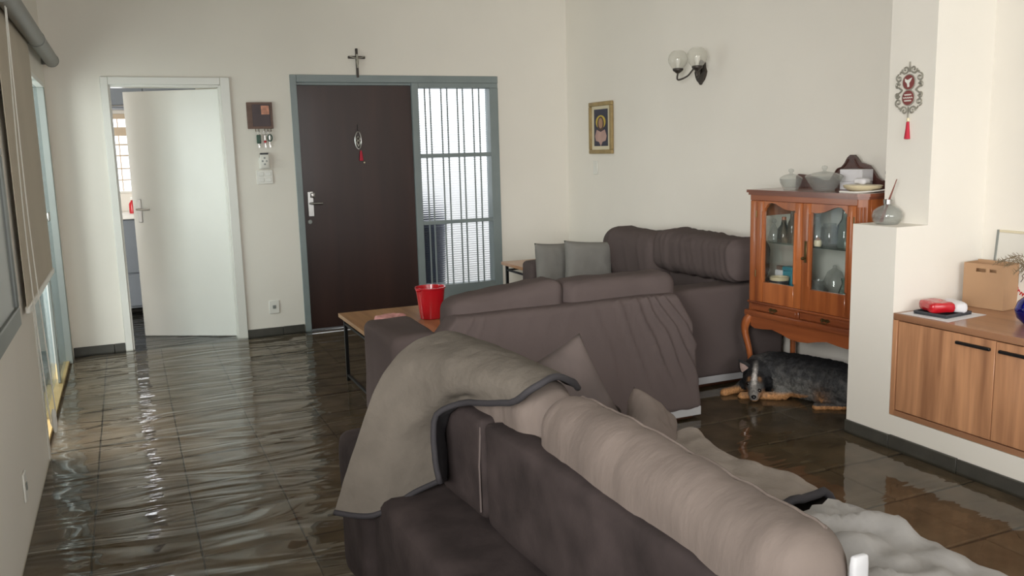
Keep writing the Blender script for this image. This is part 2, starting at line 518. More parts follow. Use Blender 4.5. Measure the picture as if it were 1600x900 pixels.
T_ = 0.15
wm = bmesh.new()
for lo, hi in (((XL, YN), (3.86, YB)), ((-0.03, YB), (0.745, YB + T_)), ((-1.3, YB + T_), (1.2, 9.55))):
    wm.faces.new([wm.verts.new((x, y, 0.012)) for x, y in (lo, (hi[0], lo[1]), hi, (lo[0], hi[1]))])
water = obj('flood_water', wm, M['water'], smooth=False)
tag(water, 'thin rippled sheet of flood water lying over the dark slate floor', 'water')

def wall_boxes(name, boxes, m=M['wall']):
    bm = bmesh.new()
    for lo, hi in boxes: add_box(bm, lo, hi)
    return struct(name, bm, m, smooth=False)
T = 0.15
wall_boxes('wall_back', [((XL - T, YB, 0), (-0.05, YB + T, ZC)), ((-0.05, YB, 2.05), (0.76, YB + T, ZC)),
                         ((0.76, YB, 0), (1.30, YB + T, ZC)), ((1.30, YB, 2.13), (3.13, YB + T, ZC)), ((3.13, YB, 0), (4.25, YB + T, ZC))])
OY0, OY1, OZ = 4.80, 7.17, 2.04
wall_boxes('wall_left', [((XL - T, YN, 0), (XL, -0.4, ZC)), ((XL - T, -0.4, 0), (XL, 1.4, 0.95)), ((XL - T, -0.4, 2.5), (XL, 1.4, ZC)), ((XL - T, 1.4, 0), (XL, OY0, ZC)), ((XL - T, OY0, OZ), (XL, OY1, ZC)), ((XL - T, OY1, 0), (XL, YB, ZC))])  # opening nearest the camera is unseen, added and sized to steer the side light
bm = bmesh.new()
vs = [bm.verts.new(p) for p in ((XR(YN), YN, 0), (XR(YB), YB, 0), (4.3, YB, 0), (4.3, YN, 0), (XR(YN), YN, ZC), (XR(YB), YB, ZC), (4.3, YB, ZC), (4.3, YN, ZC))]
for f in ((0, 1, 5, 4), (1, 2, 6, 5), (2, 3, 7, 6), (3, 0, 4, 7), (4, 5, 6, 7), (3, 2, 1, 0)): bm.faces.new([vs[i] for i in f])
struct('wall_right', bm, M['wall'], smooth=False)
wall_boxes('wall_rear', [((XL - T, YN - T, 0), (0.2, YN, ZC)), ((0.2, YN - T, 0), (3.6, YN, 0.7)), ((0.2, YN - T, 2.6), (3.6, YN, ZC)), ((3.6, YN - T, 0), (4.3, YN, ZC))])
wall_boxes('ceiling', [((XL - T, YN - T, ZC), (4.3, YB + T, ZC + 0.12))], M['ceiling'])
# pier with its half-height pedestal, and the plinth that carries the sideboard
PX0, PY0, PY1 = 3.313, 3.02, 3.29
wall_boxes('trim_1', [((PX0, PY0, 0), (3.516, PY1, 1.08)), ((3.516, PY0, 0), (3.95, PY1, ZC))])
wall_boxes('trim_2', [((PX0, 0.6, 0), (3.95, PY0, 0.168))])

def skirting(name, p0, p1, h=0.07, t=0.014, step=0.385):
    p0, p1 = Vector(p0), Vector(p1); d = p1 - p0; Ln = d.length; d.normalize(); nrm = Vector((d.y, -d.x, 0))
    bm = bmesh.new()
    ang = math.atan2(d.y, d.x)
    add_box(bm, (0, -t * 0.5, 0), (Ln, 0, h - 0.004), m=Matrix.Translation(p0) @ Matrix.Rotation(ang, 4, 'Z'))
    root = struct(name, bm, M['grout'])
    s = 0.0; k = 0
    while s < Ln - 0.01:
        e = min(Ln, s + step - (0.1 if k == 0 else 0))
        bm = bmesh.new()
        add_box(bm, (s + 0.0015, -t, 0), (e - 0.0015, -0.0005, h + random.uniform(-0.002, 0.002)), 0.002, m=Matrix.Translation(p0) @ Matrix.Rotation(ang, 4, 'Z'))
        obj('skirting_stone', bm, M['base_slate'], root); s = e; k += 1
skirting('baseboard_back', (XL, YB, 0), (-0.10, YB, 0))
skirting('baseboard_back', (0.83, YB, 0), (1.295, YB, 0))
skirting('baseboard_back', (3.135, YB, 0), (3.82, YB, 0))
skirting('baseboard_right', (PX0, PY1, 0), (PX0, 0.62, 0))
skirting('baseboard_right', (XR(7.3), 7.3, 0), (XR(3.31), 3.31, 0))

# ------------------------------------------------------------------ white door ajar to the kitchen
d2 = struct('door_2', box((-0.101, YB - 0.018, 0), (-0.046, YB + 0.002, 2.105), 0.004), M['white'])
obj('door_casing', box((0.757, YB - 0.018, 0), (0.829, YB + 0.002, 2.105), 0.004), M['white'], d2)
obj('door_casing', box((-0.046, YB - 0.0175, 2.045), (0.757, YB + 0.002, 2.104), 0.004), M['white'], d2)
obj('door_jamb', box((-0.052, YB, 0), (-0.034, YB + T, 2.045), 0.002), M['white'], d2)
obj('door_jamb', box((0.745, YB, 0), (0.76, YB + T, 2.045), 0.002), M['white'], d2)
obj('door_jamb', box((-0.034, YB, 2.030), (0.745, YB + T, 2.047), 0.002), M['white'], d2)
leaf_a = math.atan2(7.852 - 7.436, 0.055 - 0.752)
LM = Matrix.Translation((0.748, 7.436, 0)) @ Matrix.Rotation(leaf_a, 4, 'Z')
bm = bmesh.new(); add_box(bm, (0, -0.035, 0.014), (0.812, 0, 2.025), 0.002, m=LM)
leaf = obj('door_leaf', bm, M['white'], d2)
bm = bmesh.new()
add_box(bm, (0.735, 0.0, 0.97), (0.768, 0.006, 1.16), 0.004, m=LM)
add_tube(bm, [LM @ Vector(p) for p in ((0.752, 0, 1.08), (0.752, 0.05, 1.08), (0.74, 0.055, 1.08), (0.64, 0.055, 1.078))], 0.009, 8)
obj('door_handle', bm, M['chrome'], leaf)

# kitchen glimpsed beyond
KY = 9.55
wall_boxes('wall_kitchen', [((-1.3, KY, 0), (-0.75, KY + T, 2.7)), ((-0.75, KY, 0), (0.75, KY + T, 1.16)), ((-0.75, KY, 1.93), (0.75, KY + T, 2.7)), ((0.75, KY, 0), (1.3, KY + T, 2.7)),
                            ((-1.4, YB + T, 0), (-1.3, KY + T, 2.7)), ((1.2, YB + T, 0), (1.3, KY, 2.7)), ((-1.4, YB + T, 2.7), (1.3, KY + T, 2.8)), ((-1.4, YB + T, -0.05), (-0.76, KY, -0.001))], M['wall'])
kw = struct('window_2', box((-0.75, KY - 0.01, 1.88), (0.75, KY + 0.05, 1.93), 0.003), M['tan'])
for z0, z1 in ((1.715, 1.80), (1.622, 1.637), (1.515, 1.53), (1.39, 1.402), (1.278, 1.29)):
    obj('window_rail', box((-0.75, KY - 0.005, z0), (0.75, KY + 0.03, z1), 0.002), M['tan'], kw)
obj('window_sill', box((-0.75, KY - 0.02, 1.155), (0.75, KY + 0.06, 1.175), 0.003), M['whiteplastic'], kw)
for x in (-0.55, -0.28, -0.01, 0.03 + 0.23, 0.53):
    obj('window_bar', tube([(x, KY + 0.05, 1.16), (x, KY + 0.05, 1.93)], 0.006, 6), M['tan'], kw)
kc = thing('kitchen_counter', 'grey kitchen counter under the barred window beyond the white door', 'kitchen counter', (0.0, KY - 0.3, 0))
obj('worktop', box((-1.0, KY - 0.62, 0.93), (0.9, KY - 0.005, 0.975), 0.006), M['whiteplastic'], kc)
obj('carcass', box((-1.0, KY - 0.56, 0.08), (0.9, KY - 0.01, 0.93)), M['kitgrey'], kc)
for i in range(4):
    x = -0.985 + i * 0.47
    d = obj('door', box((x, KY - 0.585, 0.42), (x + 0.455, KY - 0.562, 0.92), 0.004), M['kitgrey'], kc)
    obj('handle', tube([(x + 0.1, KY - 0.61, 0.45), (x + 0.35, KY - 0.61, 0.45)], 0.007, 6), M['chrome'], d)
    d = obj('drawer', box((x, KY - 0.585, 0.10), (x + 0.455, KY - 0.562, 0.40), 0.004), M['kitgrey'], kc)
    obj('handle', tube([(x + 0.1, KY - 0.61, 0.37), (x + 0.35, KY - 0.61, 0.37)], 0.007, 6), M['chrome'], d)
wc = thing('wall_cupboard', 'grey wall cupboard above the barred kitchen window beyond the white door', 'cupboard', (0.0, KY - 0.15, 1.97))
obj('carcass', box((-0.72, KY - 0.30, 1.965), (0.72, KY - 0.004, 2.50)), M['kitgrey'], wc)
for i in range(3):
    x = -0.715 + i * 0.478
    d = obj('door', box((x, KY - 0.322, 1.97), (x + 0.472, KY - 0.3015, 2.495), 0.003), M['kitgrey'], wc)
    obj('handle', tube([(x + 0.15, KY - 0.345, 1.99), (x + 0.32, KY - 0.345, 1.99)], 0.006, 6), M['chrome'], d)
rb = thing('soap_bottle', 'small red bottle on the kitchen counter beyond the white door', 'bottle', (0.055, KY - 0.42, 0.975))
obj('body', lathe([(0, 0), (0.03, 0), (0.032, 0.01), (0.032, 0.09), (0.014, 0.115), (0.012, 0.125), (0, 0.125)], 16, (0.055, KY - 0.42, 0.975)), M['red'], rb)
obj('cap', lathe([(0, 0.1255), (0.014, 0.1255), (0.013, 0.15), (0, 0.152)], 12, (0.055, KY - 0.42, 0.975)), M['whiteplastic'], rb)

# ------------------------------------------------------------------ front door, its frame and the ribbed sidelight
d1 = struct('door_1', box((1.300, YB - 0.012, 0), (1.352, YB + 0.10, 2.132), 0.003), M['greyblue'])
obj('door_frame', box((1.352, YB - 0.0115, 2.072), (3.13, YB + 0.10, 2.132), 0.003), M['greyblue'], d1)
obj('door_frame', box((1.3525, YB + 0.012, 2.05), (2.33, YB + 0.08, 2.0725), 0.003), M['greyblue'], d1)
obj('door_mullion', box((2.325, YB - 0.011, 0), (2.385, YB + 0.10, 2.072), 0.003), M['greyblue'], d1)
lf = obj('door_leaf', box((1.353, YB + 0.018, 0.016), (2.324, YB + 0.055, 2.049), 0.002), M['doorwood'], d1)
hp = obj('lock_plate', box((1.388, YB + 0.010, 0.975), (1.437, YB + 0.0185, 1.182), 0.003), M['chrome'], lf)
obj('door_handle', tube(curve_pts([(1.412, YB + 0.01, 1.085), (1.412, YB - 0.035, 1.085), (1.43, YB - 0.045, 1.085), (1.50, YB - 0.045, 1.082)], 4), 0.010, 8), M['chrome'], lf)
obj('lock_latch', box((1.412, YB - 0.012, 1.13), (1.447, YB + 0.0105, 1.172), 0.006, 2), M['chrome'], lf)
obj('lock_cylinder', lathe([(0, 0), (0.019, 0), (0.017, 0.012), (0, 0.014)], 16, (1.397, YB + 0.018, 0.93), Matrix.Rotation(PI / 2, 4, 'X')), M['aluminium'], lf)

w1 = struct('window_1', box((2.385, YB - 0.010, 2.030), (3.128, YB + 0.09, 2.0725), 0.003), M['greyblue'])
obj('window_frame', box((3.048, YB - 0.0105, 0), (3.13, YB + 0.10, 2.031), 0.003), M['greyblue'], w1)
obj('window_frame', box((2.385, YB - 0.010, 0.0), (3.048, YB + 0.09, 0.296), 0.003), M['greyblue'], w1)
for z in (1.448, 0.861):
    obj('window_crossbar', box((2.385, YB - 0.006, z - 0.017), (3.048, YB + 0.02, z + 0.017), 0.003), M['greyblue'], w1)
for x in (2.452, 2.500, 2.602, 2.657, 2.753, 2.804, 2.900, 2.958):
    obj('iron_bar', box((x - 0.0055, YB + 0.021, 0.29), (x + 0.0055, YB + 0.032, 2.035)), M['greyblue'], w1)
bm = bmesh.new()
pitch = 0.0205; prof = []
z = 0.29
while z < 2.035:
    for k in range(6):
        t = k / 6
        prof.append((z + t * pitch, 0.0035 * math.sin(PI * t) ** 0.8 if 0 < t < 1 else 0.0))
    z += pitch
fr_ = [(bm.verts.new((2.38, YB + 0.050 - b, a)), bm.verts.new((3.05, YB + 0.050 - b, a))) for a, b in prof]
for (a, b), (c, d) in zip(fr_, fr_[1:]): bm.faces.new((a, b, d, c))
k0 = [bm.verts.new(p) for p in ((2.38, YB + 0.056, prof[0][0]), (3.05, YB + 0.056, prof[0][0]), (3.05, YB + 0.056, prof[-1][0]), (2.38, YB + 0.056, prof[-1][0]))]
bm.faces.new(k0)
obj('ribbed_pane', bm, M['ribbed'], w1, angle=60, label='horizontally ribbed obscure glass')

# porch outside the front door
struct('trim_3', box((1.32, YB + T, -0.05), (6.5, 12.5, -0.005)), M['concrete'])
struct('trim_4', box((1.4, 11.0, 0), (6.5, 11.15, 1.75)), M['render'])
bn = thing('rubbish_bin', 'dark navy bin standing outside behind the ribbed sidelight', 'bin', (2.62, 8.05, 0))
obj('body', lathe([(0, 0), (0.17, 0), (0.185, 0.02), (0.23, 0.80), (0.235, 0.82), (0, 0.82)], 20, (2.62, 8.1, 0)), M['binblue'], bn)
obj('lid', lathe([(0, 0.822), (0.25, 0.822), (0.25, 0.85), (0.2, 0.91), (0.05, 0.95), (0, 0.95)], 20, (2.62, 8.1, 0)), M['binblue'], bn)

# ------------------------------------------------------------------ glazed sliding door in the left wall
d3 = struct('door_3', box((XL - 0.13, OY0 - 0.005, 0), (XL + 0.006, OY0 + 0.035, OZ), 0.003), M['white'])
obj('door_frame', box((XL - 0.13, OY0 + 0.035, OZ - 0.03), (XL + 0.006, OY1, OZ), 0.003), M['white'], d3)
obj('door_frame', box((XL - 0.13, OY1 - 0.06, 0), (XL + 0.004, OY1 + 0.004, OZ - 0.03), 0.003), M['aluminium'], d3)
obj('door_track', box((XL - 0.11, OY0 + 0.035, 0.0), (XL - 0.02, OY1 - 0.06, 0.022), 0.003), mat('sunlit_track', (176, 150, 98), 0.4, metal=0.3), d3)  # golden tone paints sunlight into the track colour
for y0, y1, dx in ((5.55, 6.55, -0.075), (6.42, 7.11, -0.045)):
    p = obj('glass_panel', box((XL + dx - 0.004, y0, 0.024), (XL + dx + 0.004, y1, OZ - 0.031)), M['doorglass'], d3)
    obj('panel_stile', box((XL + dx - 0.008, y0 - 0.012, 0.024), (XL + dx + 0.008, y0 + 0.014, OZ - 0.031), 0.002), M['aluminium'], p)
    if dx > -0.05:
        obj('lock', box((XL + dx + 0.004, 6.82, 1.08), (XL + dx + 0.018, 6.88, 1.14), 0.004), M['chrome'], p)
# veranda outside it
struct('trim_5', box((-3.6, 3.5, -0.05), (XL - T, 8.5, -0.004)), M['concrete'])
struct('trim_6', box((-3.7, 3.5, 0), (-3.6, 8.5, 1.2)), M['render'])

# roller blinds: the nearer one hangs half down, the farther one is rolled up
def roller_blind(label, y0, y1, drop):
    zc, xc = 2.203, -0.398
    t = thing('roller_blind', label, 'blind', (XL, (y0 + y1) / 2, zc))
    obj('roller_tube', tube([(xc, y0 + 0.004, zc), (xc, y1 - 0.004, zc)], 0.047, 20), M['greyplastic'], t)
    for y in (y0 + 0.002, y1 - 0.012):
        obj('end_cap', tube([(xc, y, zc), (xc, y + 0.010, zc)], 0.0495, 20), M['greyplastic'], t)
        obj('bracket', box((XL + 0.001, y + 0.001, zc - 0.03), (xc, y + 0.009, zc + 0.035)), M['greyplastic'], t)
    return t
rbA = roller_blind('beige roller blind half lowered over the glazed sliding door', 4.30, 5.93, 1)
obj('blind_cloth', box((-0.4425, 4.36, 0.85), (-0.4395, 5.90, 2.19)), M['blind'], rbA)
obj('bottom_bar', box((-0.450, 4.36, 0.825), (-0.431, 5.90, 0.857), 0.004), M['whiteplastic'], rbA)
obj('pull_chain', tube(curve_pts([(-0.40, 4.42, 2.16), (-0.425, 4.47, 1.2), (-0.425, 4.60, 0.30), (-0.41, 4.66, 0.28), (-0.40, 4.62, 0.34), (-0.41, 4.5, 1.2), (-0.40, 4.46, 2.16)], 6), 0.003, 6), M['whiteplastic'], rbA)
obj('chain_weight', tube(curve_pts([(-0.41, 4.63, 0.31), (-0.41, 4.635, 0.27), (-0.41, 4.64, 0.22), (-0.41, 4.64, 0.19)], 4), [0.004, 0.006, 0.009, 0.011, 0.012, 0.012, 0.012, 0.012, 0.011, 0.010, 0.009, 0.008, 0.006], 10), M['whiteplastic'], rbA)
rbB = roller_blind('grey rolled-up blind tube next to the corner above the glazed door', 5.935, 7.2, 0)
bmk = thing('curtain_bracket', 'dark metal bracket with a ring high on the wall above the blind', 'bracket', (XL, 4.42, 2.34))
obj('bracket_arm', box((XL + 0.001, 4.40, 2.335), (-0.32, 4.55, 2.375), 0.006), M['iron'], bmk)
obj('ring', tube([(-0.375, 4.36 + 0.038 * math.cos(a * PI / 8), 2.235 + 0.038 * math.sin(a * PI / 8)) for a in range(16)], 0.006, 8, True), M['iron'], bmk)
obj('ring_stem', tube([(-0.375, 4.40, 2.34), (-0.375, 4.36, 2.27)], 0.005, 6), M['iron'], bmk)

# dark framed panel near the lens on the left wall, outlet below
pn = thing('wall_screen', 'dark wall-mounted screen in a grey frame on the side wall', 'screen', (XL, 3.3, 0.85))
obj('screen_panel', box((XL + 0.001, 2.75, 0.93), (XL + 0.035, 3.86, 1.52), 0.003), M['screen'], pn)
for lo, hi in (((XL + 0.001, 2.72, 0.855), (XL + 0.045, 3.90, 0.929)), ((XL + 0.001, 2.72, 1.521), (XL + 0.045, 3.90, 1.55)), ((XL + 0.001, 3.861, 0.9295), (XL + 0.045, 3.90, 1.5205)), ((XL + 0.001, 2.72, 0.9295), (XL + 0.045, 2.749, 1.5205))):
    obj('frame_bar', box(lo, hi, 0.004), M['aluminium'], pn)

def wall_plate(label, cx, cz, w_, h_, onback=True, y=None, cells=1, mode='socket', group=None):
    """socket / switch plate on the back wall (or on a side wall at y)"""
    t = thing('wall_plate', label, 'outlet' if mode == 'socket' else 'switch', (cx, YB, cz) if onback else (cx, y, cz))
    def add(nm, lo, hi, m, bv=0.003, par=t):
        if onback: b = box((cx + lo[0], YB - hi[1], cz + lo[2]), (cx + hi[0], YB - lo[1], cz + hi[2]), bv)
        else:
            s = 1 if cx < 1 else -1
            b = box((cx + s * lo[1], y + lo[0], cz + lo[2]), (cx + s * hi[1], y + hi[0], cz + hi[2]), bv)
        return obj(nm, b, m, par)
    add('plate', (-w_ / 2, 0.0005, -h_ / 2), (w_ / 2, 0.009, h_ / 2), M['whiteplastic'])
    nx, nz_ = {1: (1, 1), 4: (2, 2)}[cells]
    for i in range(nx):
        for k in range(nz_):
            x = (i - (nx - 1) / 2) * w_ * 0.44; zz_ = (k - (nz_ - 1) / 2) * h_ * 0.42
            add('rocker' if mode != 'socket' else 'socket_face', (x - w_ * 0.16, 0.0092, zz_ - h_ * 0.13), (x + w_ * 0.16, 0.013, zz_ + h_ * 0.13), M['aluminium'] if mode == 'socket' else M['white'], 0.002)
    return t
wall_plate('white four-gang switch plate under the remote holder', 1.051, 1.317, 0.13, 0.112, cells=4, mode='switch')
wall_plate('white outlet low on the wall beside the front door', 1.054, 0.243, 0.083, 0.11)
wall_plate('pale blank switch plate below the framed icon', XR(6.85) , 1.306, 0.075, 0.12, onback=False, y=6.83, mode='switch')
wall_plate('small white outlet low on the near side wall under the screen', XL, 0.235, 0.075, 0.115, onback=False, y=3.77)
rh = thing('remote_holder', 'white fan remote in a wall cradle above the switch plate', 'remote', (1.054, YB, 1.382))
obj('cradle', box((1.012, YB - 0.024, 1.382), (1.098, YB - 0.0005, 1.476), 0.006, 2), M['whiteplastic'], rh)
rm = obj('remote_body', box((1.020, YB - 0.034, 1.388), (1.090, YB - 0.0245, 1.497), 0.004, 2), M['whiteplastic'], rh)
obj('remote_top', box((1.022, YB - 0.034, 1.4975), (1.088, YB - 0.012, 1.511), 0.003), M['blackplastic'], rh)
for k, (dx, dz) in enumerate(((0, 1.47), (-0.016, 1.445), (0.016, 1.445), (0, 1.42))):
    obj('button', lathe([(0, 0), (0.008, 0), (0.007, 0.003), (0, 0.003)], 10, (1.055 + dx, YB - 0.034, dz), Matrix.Rotation(PI / 2, 4, 'X')), M['aluminium'], rm)

# ------------------------------------------------------------------ things on the back wall
cr = thing('wall_cross', 'slim dark crucifix standing on the front door frame', 'cross', (1.862, YB, 2.115))
obj('upright', box((1.852, YB - 0.016, 2.112), (1.872, YB - 0.001, 2.348), 0.003), M['iron'], cr)
obj('crossbar', box((1.788, YB - 0.017, 2.264), (1.932, YB - 0.0015, 2.286), 0.003), M['iron'], cr)
fb = bmesh.new()
add_tube(fb, curve_pts([(1.862, YB - 0.024, 2.300), (1.862, YB - 0.024, 2.24), (1.864, YB - 0.022, 2.19)], 4), [0.008] * 4 + [0.011] * 2 + [0.007] * 3, 8)
add_tube(fb, curve_pts([(1.80, YB - 0.022, 2.283), (1.83, YB - 0.024, 2.272), (1.862, YB - 0.025, 2.268), (1.894, YB - 0.024, 2.272), (1.924, YB - 0.022, 2.283)], 4), 0.005, 6)
obj('figure', fb, M['silver'], cr)

kh = thing('key_holder', 'square brown wooden key holder board between the two doors', 'key holder', (1.045, YB, 1.703))
obj('board', box((0.945, YB - 0.020, 1.703), (1.145, YB - 0.001, 1.912), 0.003), M['keywood'], kh)
obj('panel', box((0.985, YB - 0.024, 1.722), (1.125, YB - 0.0205, 1.895), 0.002), M['keydark'], kh)
obj('print', box((1.055, YB - 0.027, 1.815), (1.118, YB - 0.0245, 1.885), 0.001), M['floral'], kh, label='small floral print')
for x in (1.005, 1.03, 1.075, 1.10, 1.125):
    obj('hook', tube(curve_pts([(x, YB - 0.010, 1.7025), (x, YB - 0.012, 1.685), (x, YB - 0.022, 1.682), (x, YB - 0.024, 1.69)], 4), 0.0025, 6), M['brass'], kh)
def keys(label, x, z, fob, kind):
    t = thing('key_bunch', label, 'keys', (x, YB - 0.02, z), group='keys under the key holder')
    obj('key_ring', tube([(x + 0.014 * math.cos(a * PI / 7), YB - 0.021, z - 0.016 + 0.016 * math.sin(a * PI / 7)) for a in range(14)], 0.002, 6, True), M['chrome'], t)
    if kind == 'fob': obj('fob', box((x - 0.016, YB - 0.028, z - 0.10), (x + 0.018, YB - 0.014, z - 0.030), 0.006, 2), fob, t)
    elif kind == 'loop': obj('lanyard', tube([(x + 0.004 + 0.017 * math.cos(a * PI / 8), YB - 0.018, z - 0.055 + 0.026 * math.sin(a * PI / 8)) for a in range(16)], 0.005, 6, True), fob, t)
    else: obj('fob', lathe([(0, -0.012), (0.010, -0.006), (0.012, 0), (0.010, 0.006), (0, 0.012)], 12, (x, YB - 0.020, z - 0.085)), fob, t)
    bm = bmesh.new()
    add_box(bm, (x - 0.004, YB - 0.013, z - 0.132), (x + 0.003, YB - 0.010, z - 0.03))
    add_box(bm, (x - 0.004, YB - 0.0129, z - 0.13), (x + 0.009, YB - 0.0101, z - 0.115))
    obj('key', bm, M['chrome'], t)
keys('keys with an oblong green fob under the key holder', 1.022, 1.685, M['green'], 'fob')
keys('keys with a small red bead under the key holder', 1.072, 1.685, M['red'], 'bead')
keys('keys on a grey-green looped lanyard under the key holder', 1.108, 1.685, M['green'], 'loop')

ch = thing('door_charm', 'oval silver charm with a red tassel hanging on the dark front door', 'door ornament', (1.842, YB, 1.60))
obj('oval_ring', tube([(1.842 + 0.026 * math.cos(a * PI / 12), YB + 0.008, 1.595 + 0.072 * math.sin(a * PI / 12)) for a in range(24)], 0.0065, 8, True), M['chrome'], ch)
bm = bmesh.new()
for s in (-1, 1):
    add_tube(bm, curve_pts([(1.842 + s * 0.004, YB + 0.008, 1.63), (1.842 - s * 0.015, YB + 0.008, 1.605), (1.842 + s * 0.014, YB + 0.008, 1.58), (1.842 - s * 0.004, YB + 0.008, 1.545)], 5), 0.004, 6)
obj('filigree', bm, M['silver'], ch)
obj('cord', tube([(1.843, YB + 0.009, 1.67), (1.842, YB + 0.009, 1.73)], 0.002, 6), M['blackmetal'], ch)
obj('tassel', lathe([(0, 0), (0.006, 0), (0.010, -0.02), (0.017, -0.085), (0, -0.088)], 14, (1.860, YB + 0.002, 1.510)), M['redthread'], ch)
obj('bead', lathe([(0, -0.008), (0.007, -0.004), (0.008, 0), (0.007, 0.004), (0, 0.008)], 10, (1.884, YB + 0.002, 1.408)), M['cream'], ch)

# ------------------------------------------------------------------ things on the right wall
xw = XR(6.72)
fi = thing('framed_icon', 'small gilt-framed icon of a haloed figure on the wall above the sofa', 'picture', (xw, 6.72, 1.65))
def onR(y, z, dy, dz, t0, t1, xr=None):
    x = XR(y) if xr is None else xr
    return (x - t1, y - dy / 2, z - dz / 2), (x - t0, y + dy / 2, z + dz / 2)
W_, H_ = 0.395, 0.44
for (y, z, dy, dz) in ((6.717, 1.65 + 0.205, 0.395, 0.035), (6.717, 1.65 - 0.205, 0.395, 0.035), (6.717 + 0.18, 1.65, 0.036, 0.374), (6.717 - 0.18, 1.65, 0.036, 0.374)):
    lo, hi = onR(y, z, dy, dz, 0.001, 0.028, xw)
    obj('frame_side', box(lo, hi, 0.006, 2), M['gold'], fi)
obj('mount', box(*onR(6.717, 1.65, 0.324, 0.374, 0.001, 0.012, xw)), M['mat_cream'], fi)
ic = obj('print', box(*onR(6.717, 1.652, 0.235, 0.315, 0.0122, 0.0145, xw)), M['navy'], fi)
def disc(y, z, ry, rz, t, m, pts=None, k=20):
    bm = bmesh.new()
    P = pts or [(math.cos(2 * PI * i / k) * ry, math.sin(2 * PI * i / k) * rz) for i in range(k)]
    a = [bm.verts.new((xw - t, y + p, z + q)) for p, q in P]; b = [bm.verts.new((xw - t + 0.0015, y + p, z + q)) for p, q in P]
    n = len(P); bm.faces.new(a); bm.faces.new(list(reversed(b)))
    for i in range(n): bm.faces.new((a[i], b[i], b[(i + 1) % n], a[(i + 1) % n]))
    obj('printed_shape', bm, m, ic)
disc(6.717, 1.70, 0.085, 0.058, 0.0162, M['halo'])
disc(6.717, 1.685, 0.058, 0.062, 0.0164, M['brownprint'])
disc(6.717, 1.690, 0.036, 0.045, 0.0168, M['skin'])
disc(6.717, 1.58, 0.1, 0.09, 0.0162, M['mauve'], [(-0.10, 0.0), (-0.07, 0.055), (0, 0.035), (0.07, 0.055), (0.10, 0.0), (0.085, -0.04), (0.03, -0.05), (0, -0.088), (-0.03, -0.05), (-0.085, -0.04)])

sx_, sy_ = XR(5.31), 5.315
sn = thing('wall_sconce', 'dark bronze two-globe wall lamp high on the side wall', 'wall lamp', (sx_, sy_, 2.0))
bp_ = [(0, 0.085), (0.022, 0.07), (0.045, 0.065), (0.05, 0.03), (0.065, 0.0), (0.055, -0.03), (0.04, -0.055), (0.015, -0.075), (0, -0.09)]
poly = [(a, b) for a, b in bp_] + [(-a, b) for a, b in reversed(bp_[1:-1])]
obj('backplate', prism(poly, 0.018, Matrix.Translation((sx_ - 0.001, sy_, 2.0)) @ Matrix.Rotation(PI / 2, 4, 'Z')), M['iron'], sn)
for (gx, gy, gz) in ((XR(5.3) - 0.165, 5.145, 2.012), (XR(5.3) - 0.165, 5.375, 2.015)):
    a = obj('arm', tube(curve_pts([(sx_ - 0.018, sy_, 1.99), (sx_ - 0.05, sy_ + (gy - sy_) * 0.25, 2.03), (sx_ + (gx - sx_) * 0.6, sy_ + (gy - sy_) * 0.6, 1.975), (gx, gy, 1.95), (gx, gy, gz - 0.015)], 6), 0.0065, 8), M['iron'], sn)
    obj('cup', lathe([(0, -0.02), (0.012, -0.02), (0.036, 0.0), (0.038, 0.012), (0.03, 0.016), (0.03, 0.004), (0, 0.0)], 18, (gx, gy, gz)), M['iron'], a)
    obj('globe', lathe([(0.028, 0.008), (0.045, 0.02), (0.066, 0.05), (0.070, 0.075), (0.064, 0.105), (0.045, 0.13), (0.030, 0.138)], 24, (gx, gy, gz)), M['globe'], sn)
    obj('bulb', lathe([(0, 0.002), (0.011, 0.002), (0.012, 0.03), (0.022, 0.06), (0.018, 0.082), (0, 0.09)], 14, (gx, gy, gz)), M['whiteplastic'], sn)

# ornament on the pier
oy, oz_, ox = 3.163, 1.725, 3.516
orn = thing('wall_ornament', 'pewter scrollwork plaque with two maroon discs and red tassel on the white pier', 'wall ornament', (ox, oy, oz_))
def sp(y, z): return (ox - 0.006, oy + y, oz_ + z)
def scroll(pts, r=0.0042):
    obj('scroll', tube(curve_pts([sp(a, b) for a, b in pts], 5), r, 6), M['silver'], orn)
def spiral(cy, cz, r0, r1, a0, turns, n=14):
    return [(cy + (r0 + (r1 - r0) * i / n) * math.cos(a0 + turns * 2 * PI * i / n), cz + (r0 + (r1 - r0) * i / n) * math.sin(a0 + turns * 2 * PI * i / n)) for i in range(n + 1)]
for s in (-1, 1):
    for zc_, fl_ in ((0.046, 1), (-0.046, -1)):
        scroll([(s * a, fl_ * 1 * b) for a, b in spiral(0.061, 0.058, 0.004, 0.019, 0.4, 1.15)])
    scroll([(s * a, b) for a, b in ((0.040, 0.0), (0.054, 0.010), (0.072, 0.022), (0.074, 0.034), (0.062, 0.036))])
    scroll([(s * a, b) for a, b in ((0.040, 0.0), (0.054, -0.010), (0.072, -0.022), (0.074, -0.034), (0.062, -0.036))])
    scroll([(s * a, b) for a, b in spiral(0.024, 0.098, 0.004, 0.021, -1.2, 1.2)])
    scroll([(s * a, -b) for a, b in spiral(0.024, 0.098, 0.004, 0.021, -1.2, 1.2)])
for s in (-1, 1):
    scroll([(s * a, b) for a, b in spiral(0.068, 0.022, 0.004, 0.014, 2.2, 1.1)])
    scroll([(s * a, -b) for a, b in spiral(0.068, 0.022, 0.004, 0.014, 2.2, 1.1)])
    scroll([(s * 0.030, 0.078), (s * 0.050, 0.088), (s * 0.058, 0.078)])
    scroll([(s * 0.030, -0.078), (s * 0.050, -0.088), (s * 0.058, -0.078)])
scroll([(0, 0.085), (0, 0.133)]); scroll([(0, -0.08), (0, -0.132)])
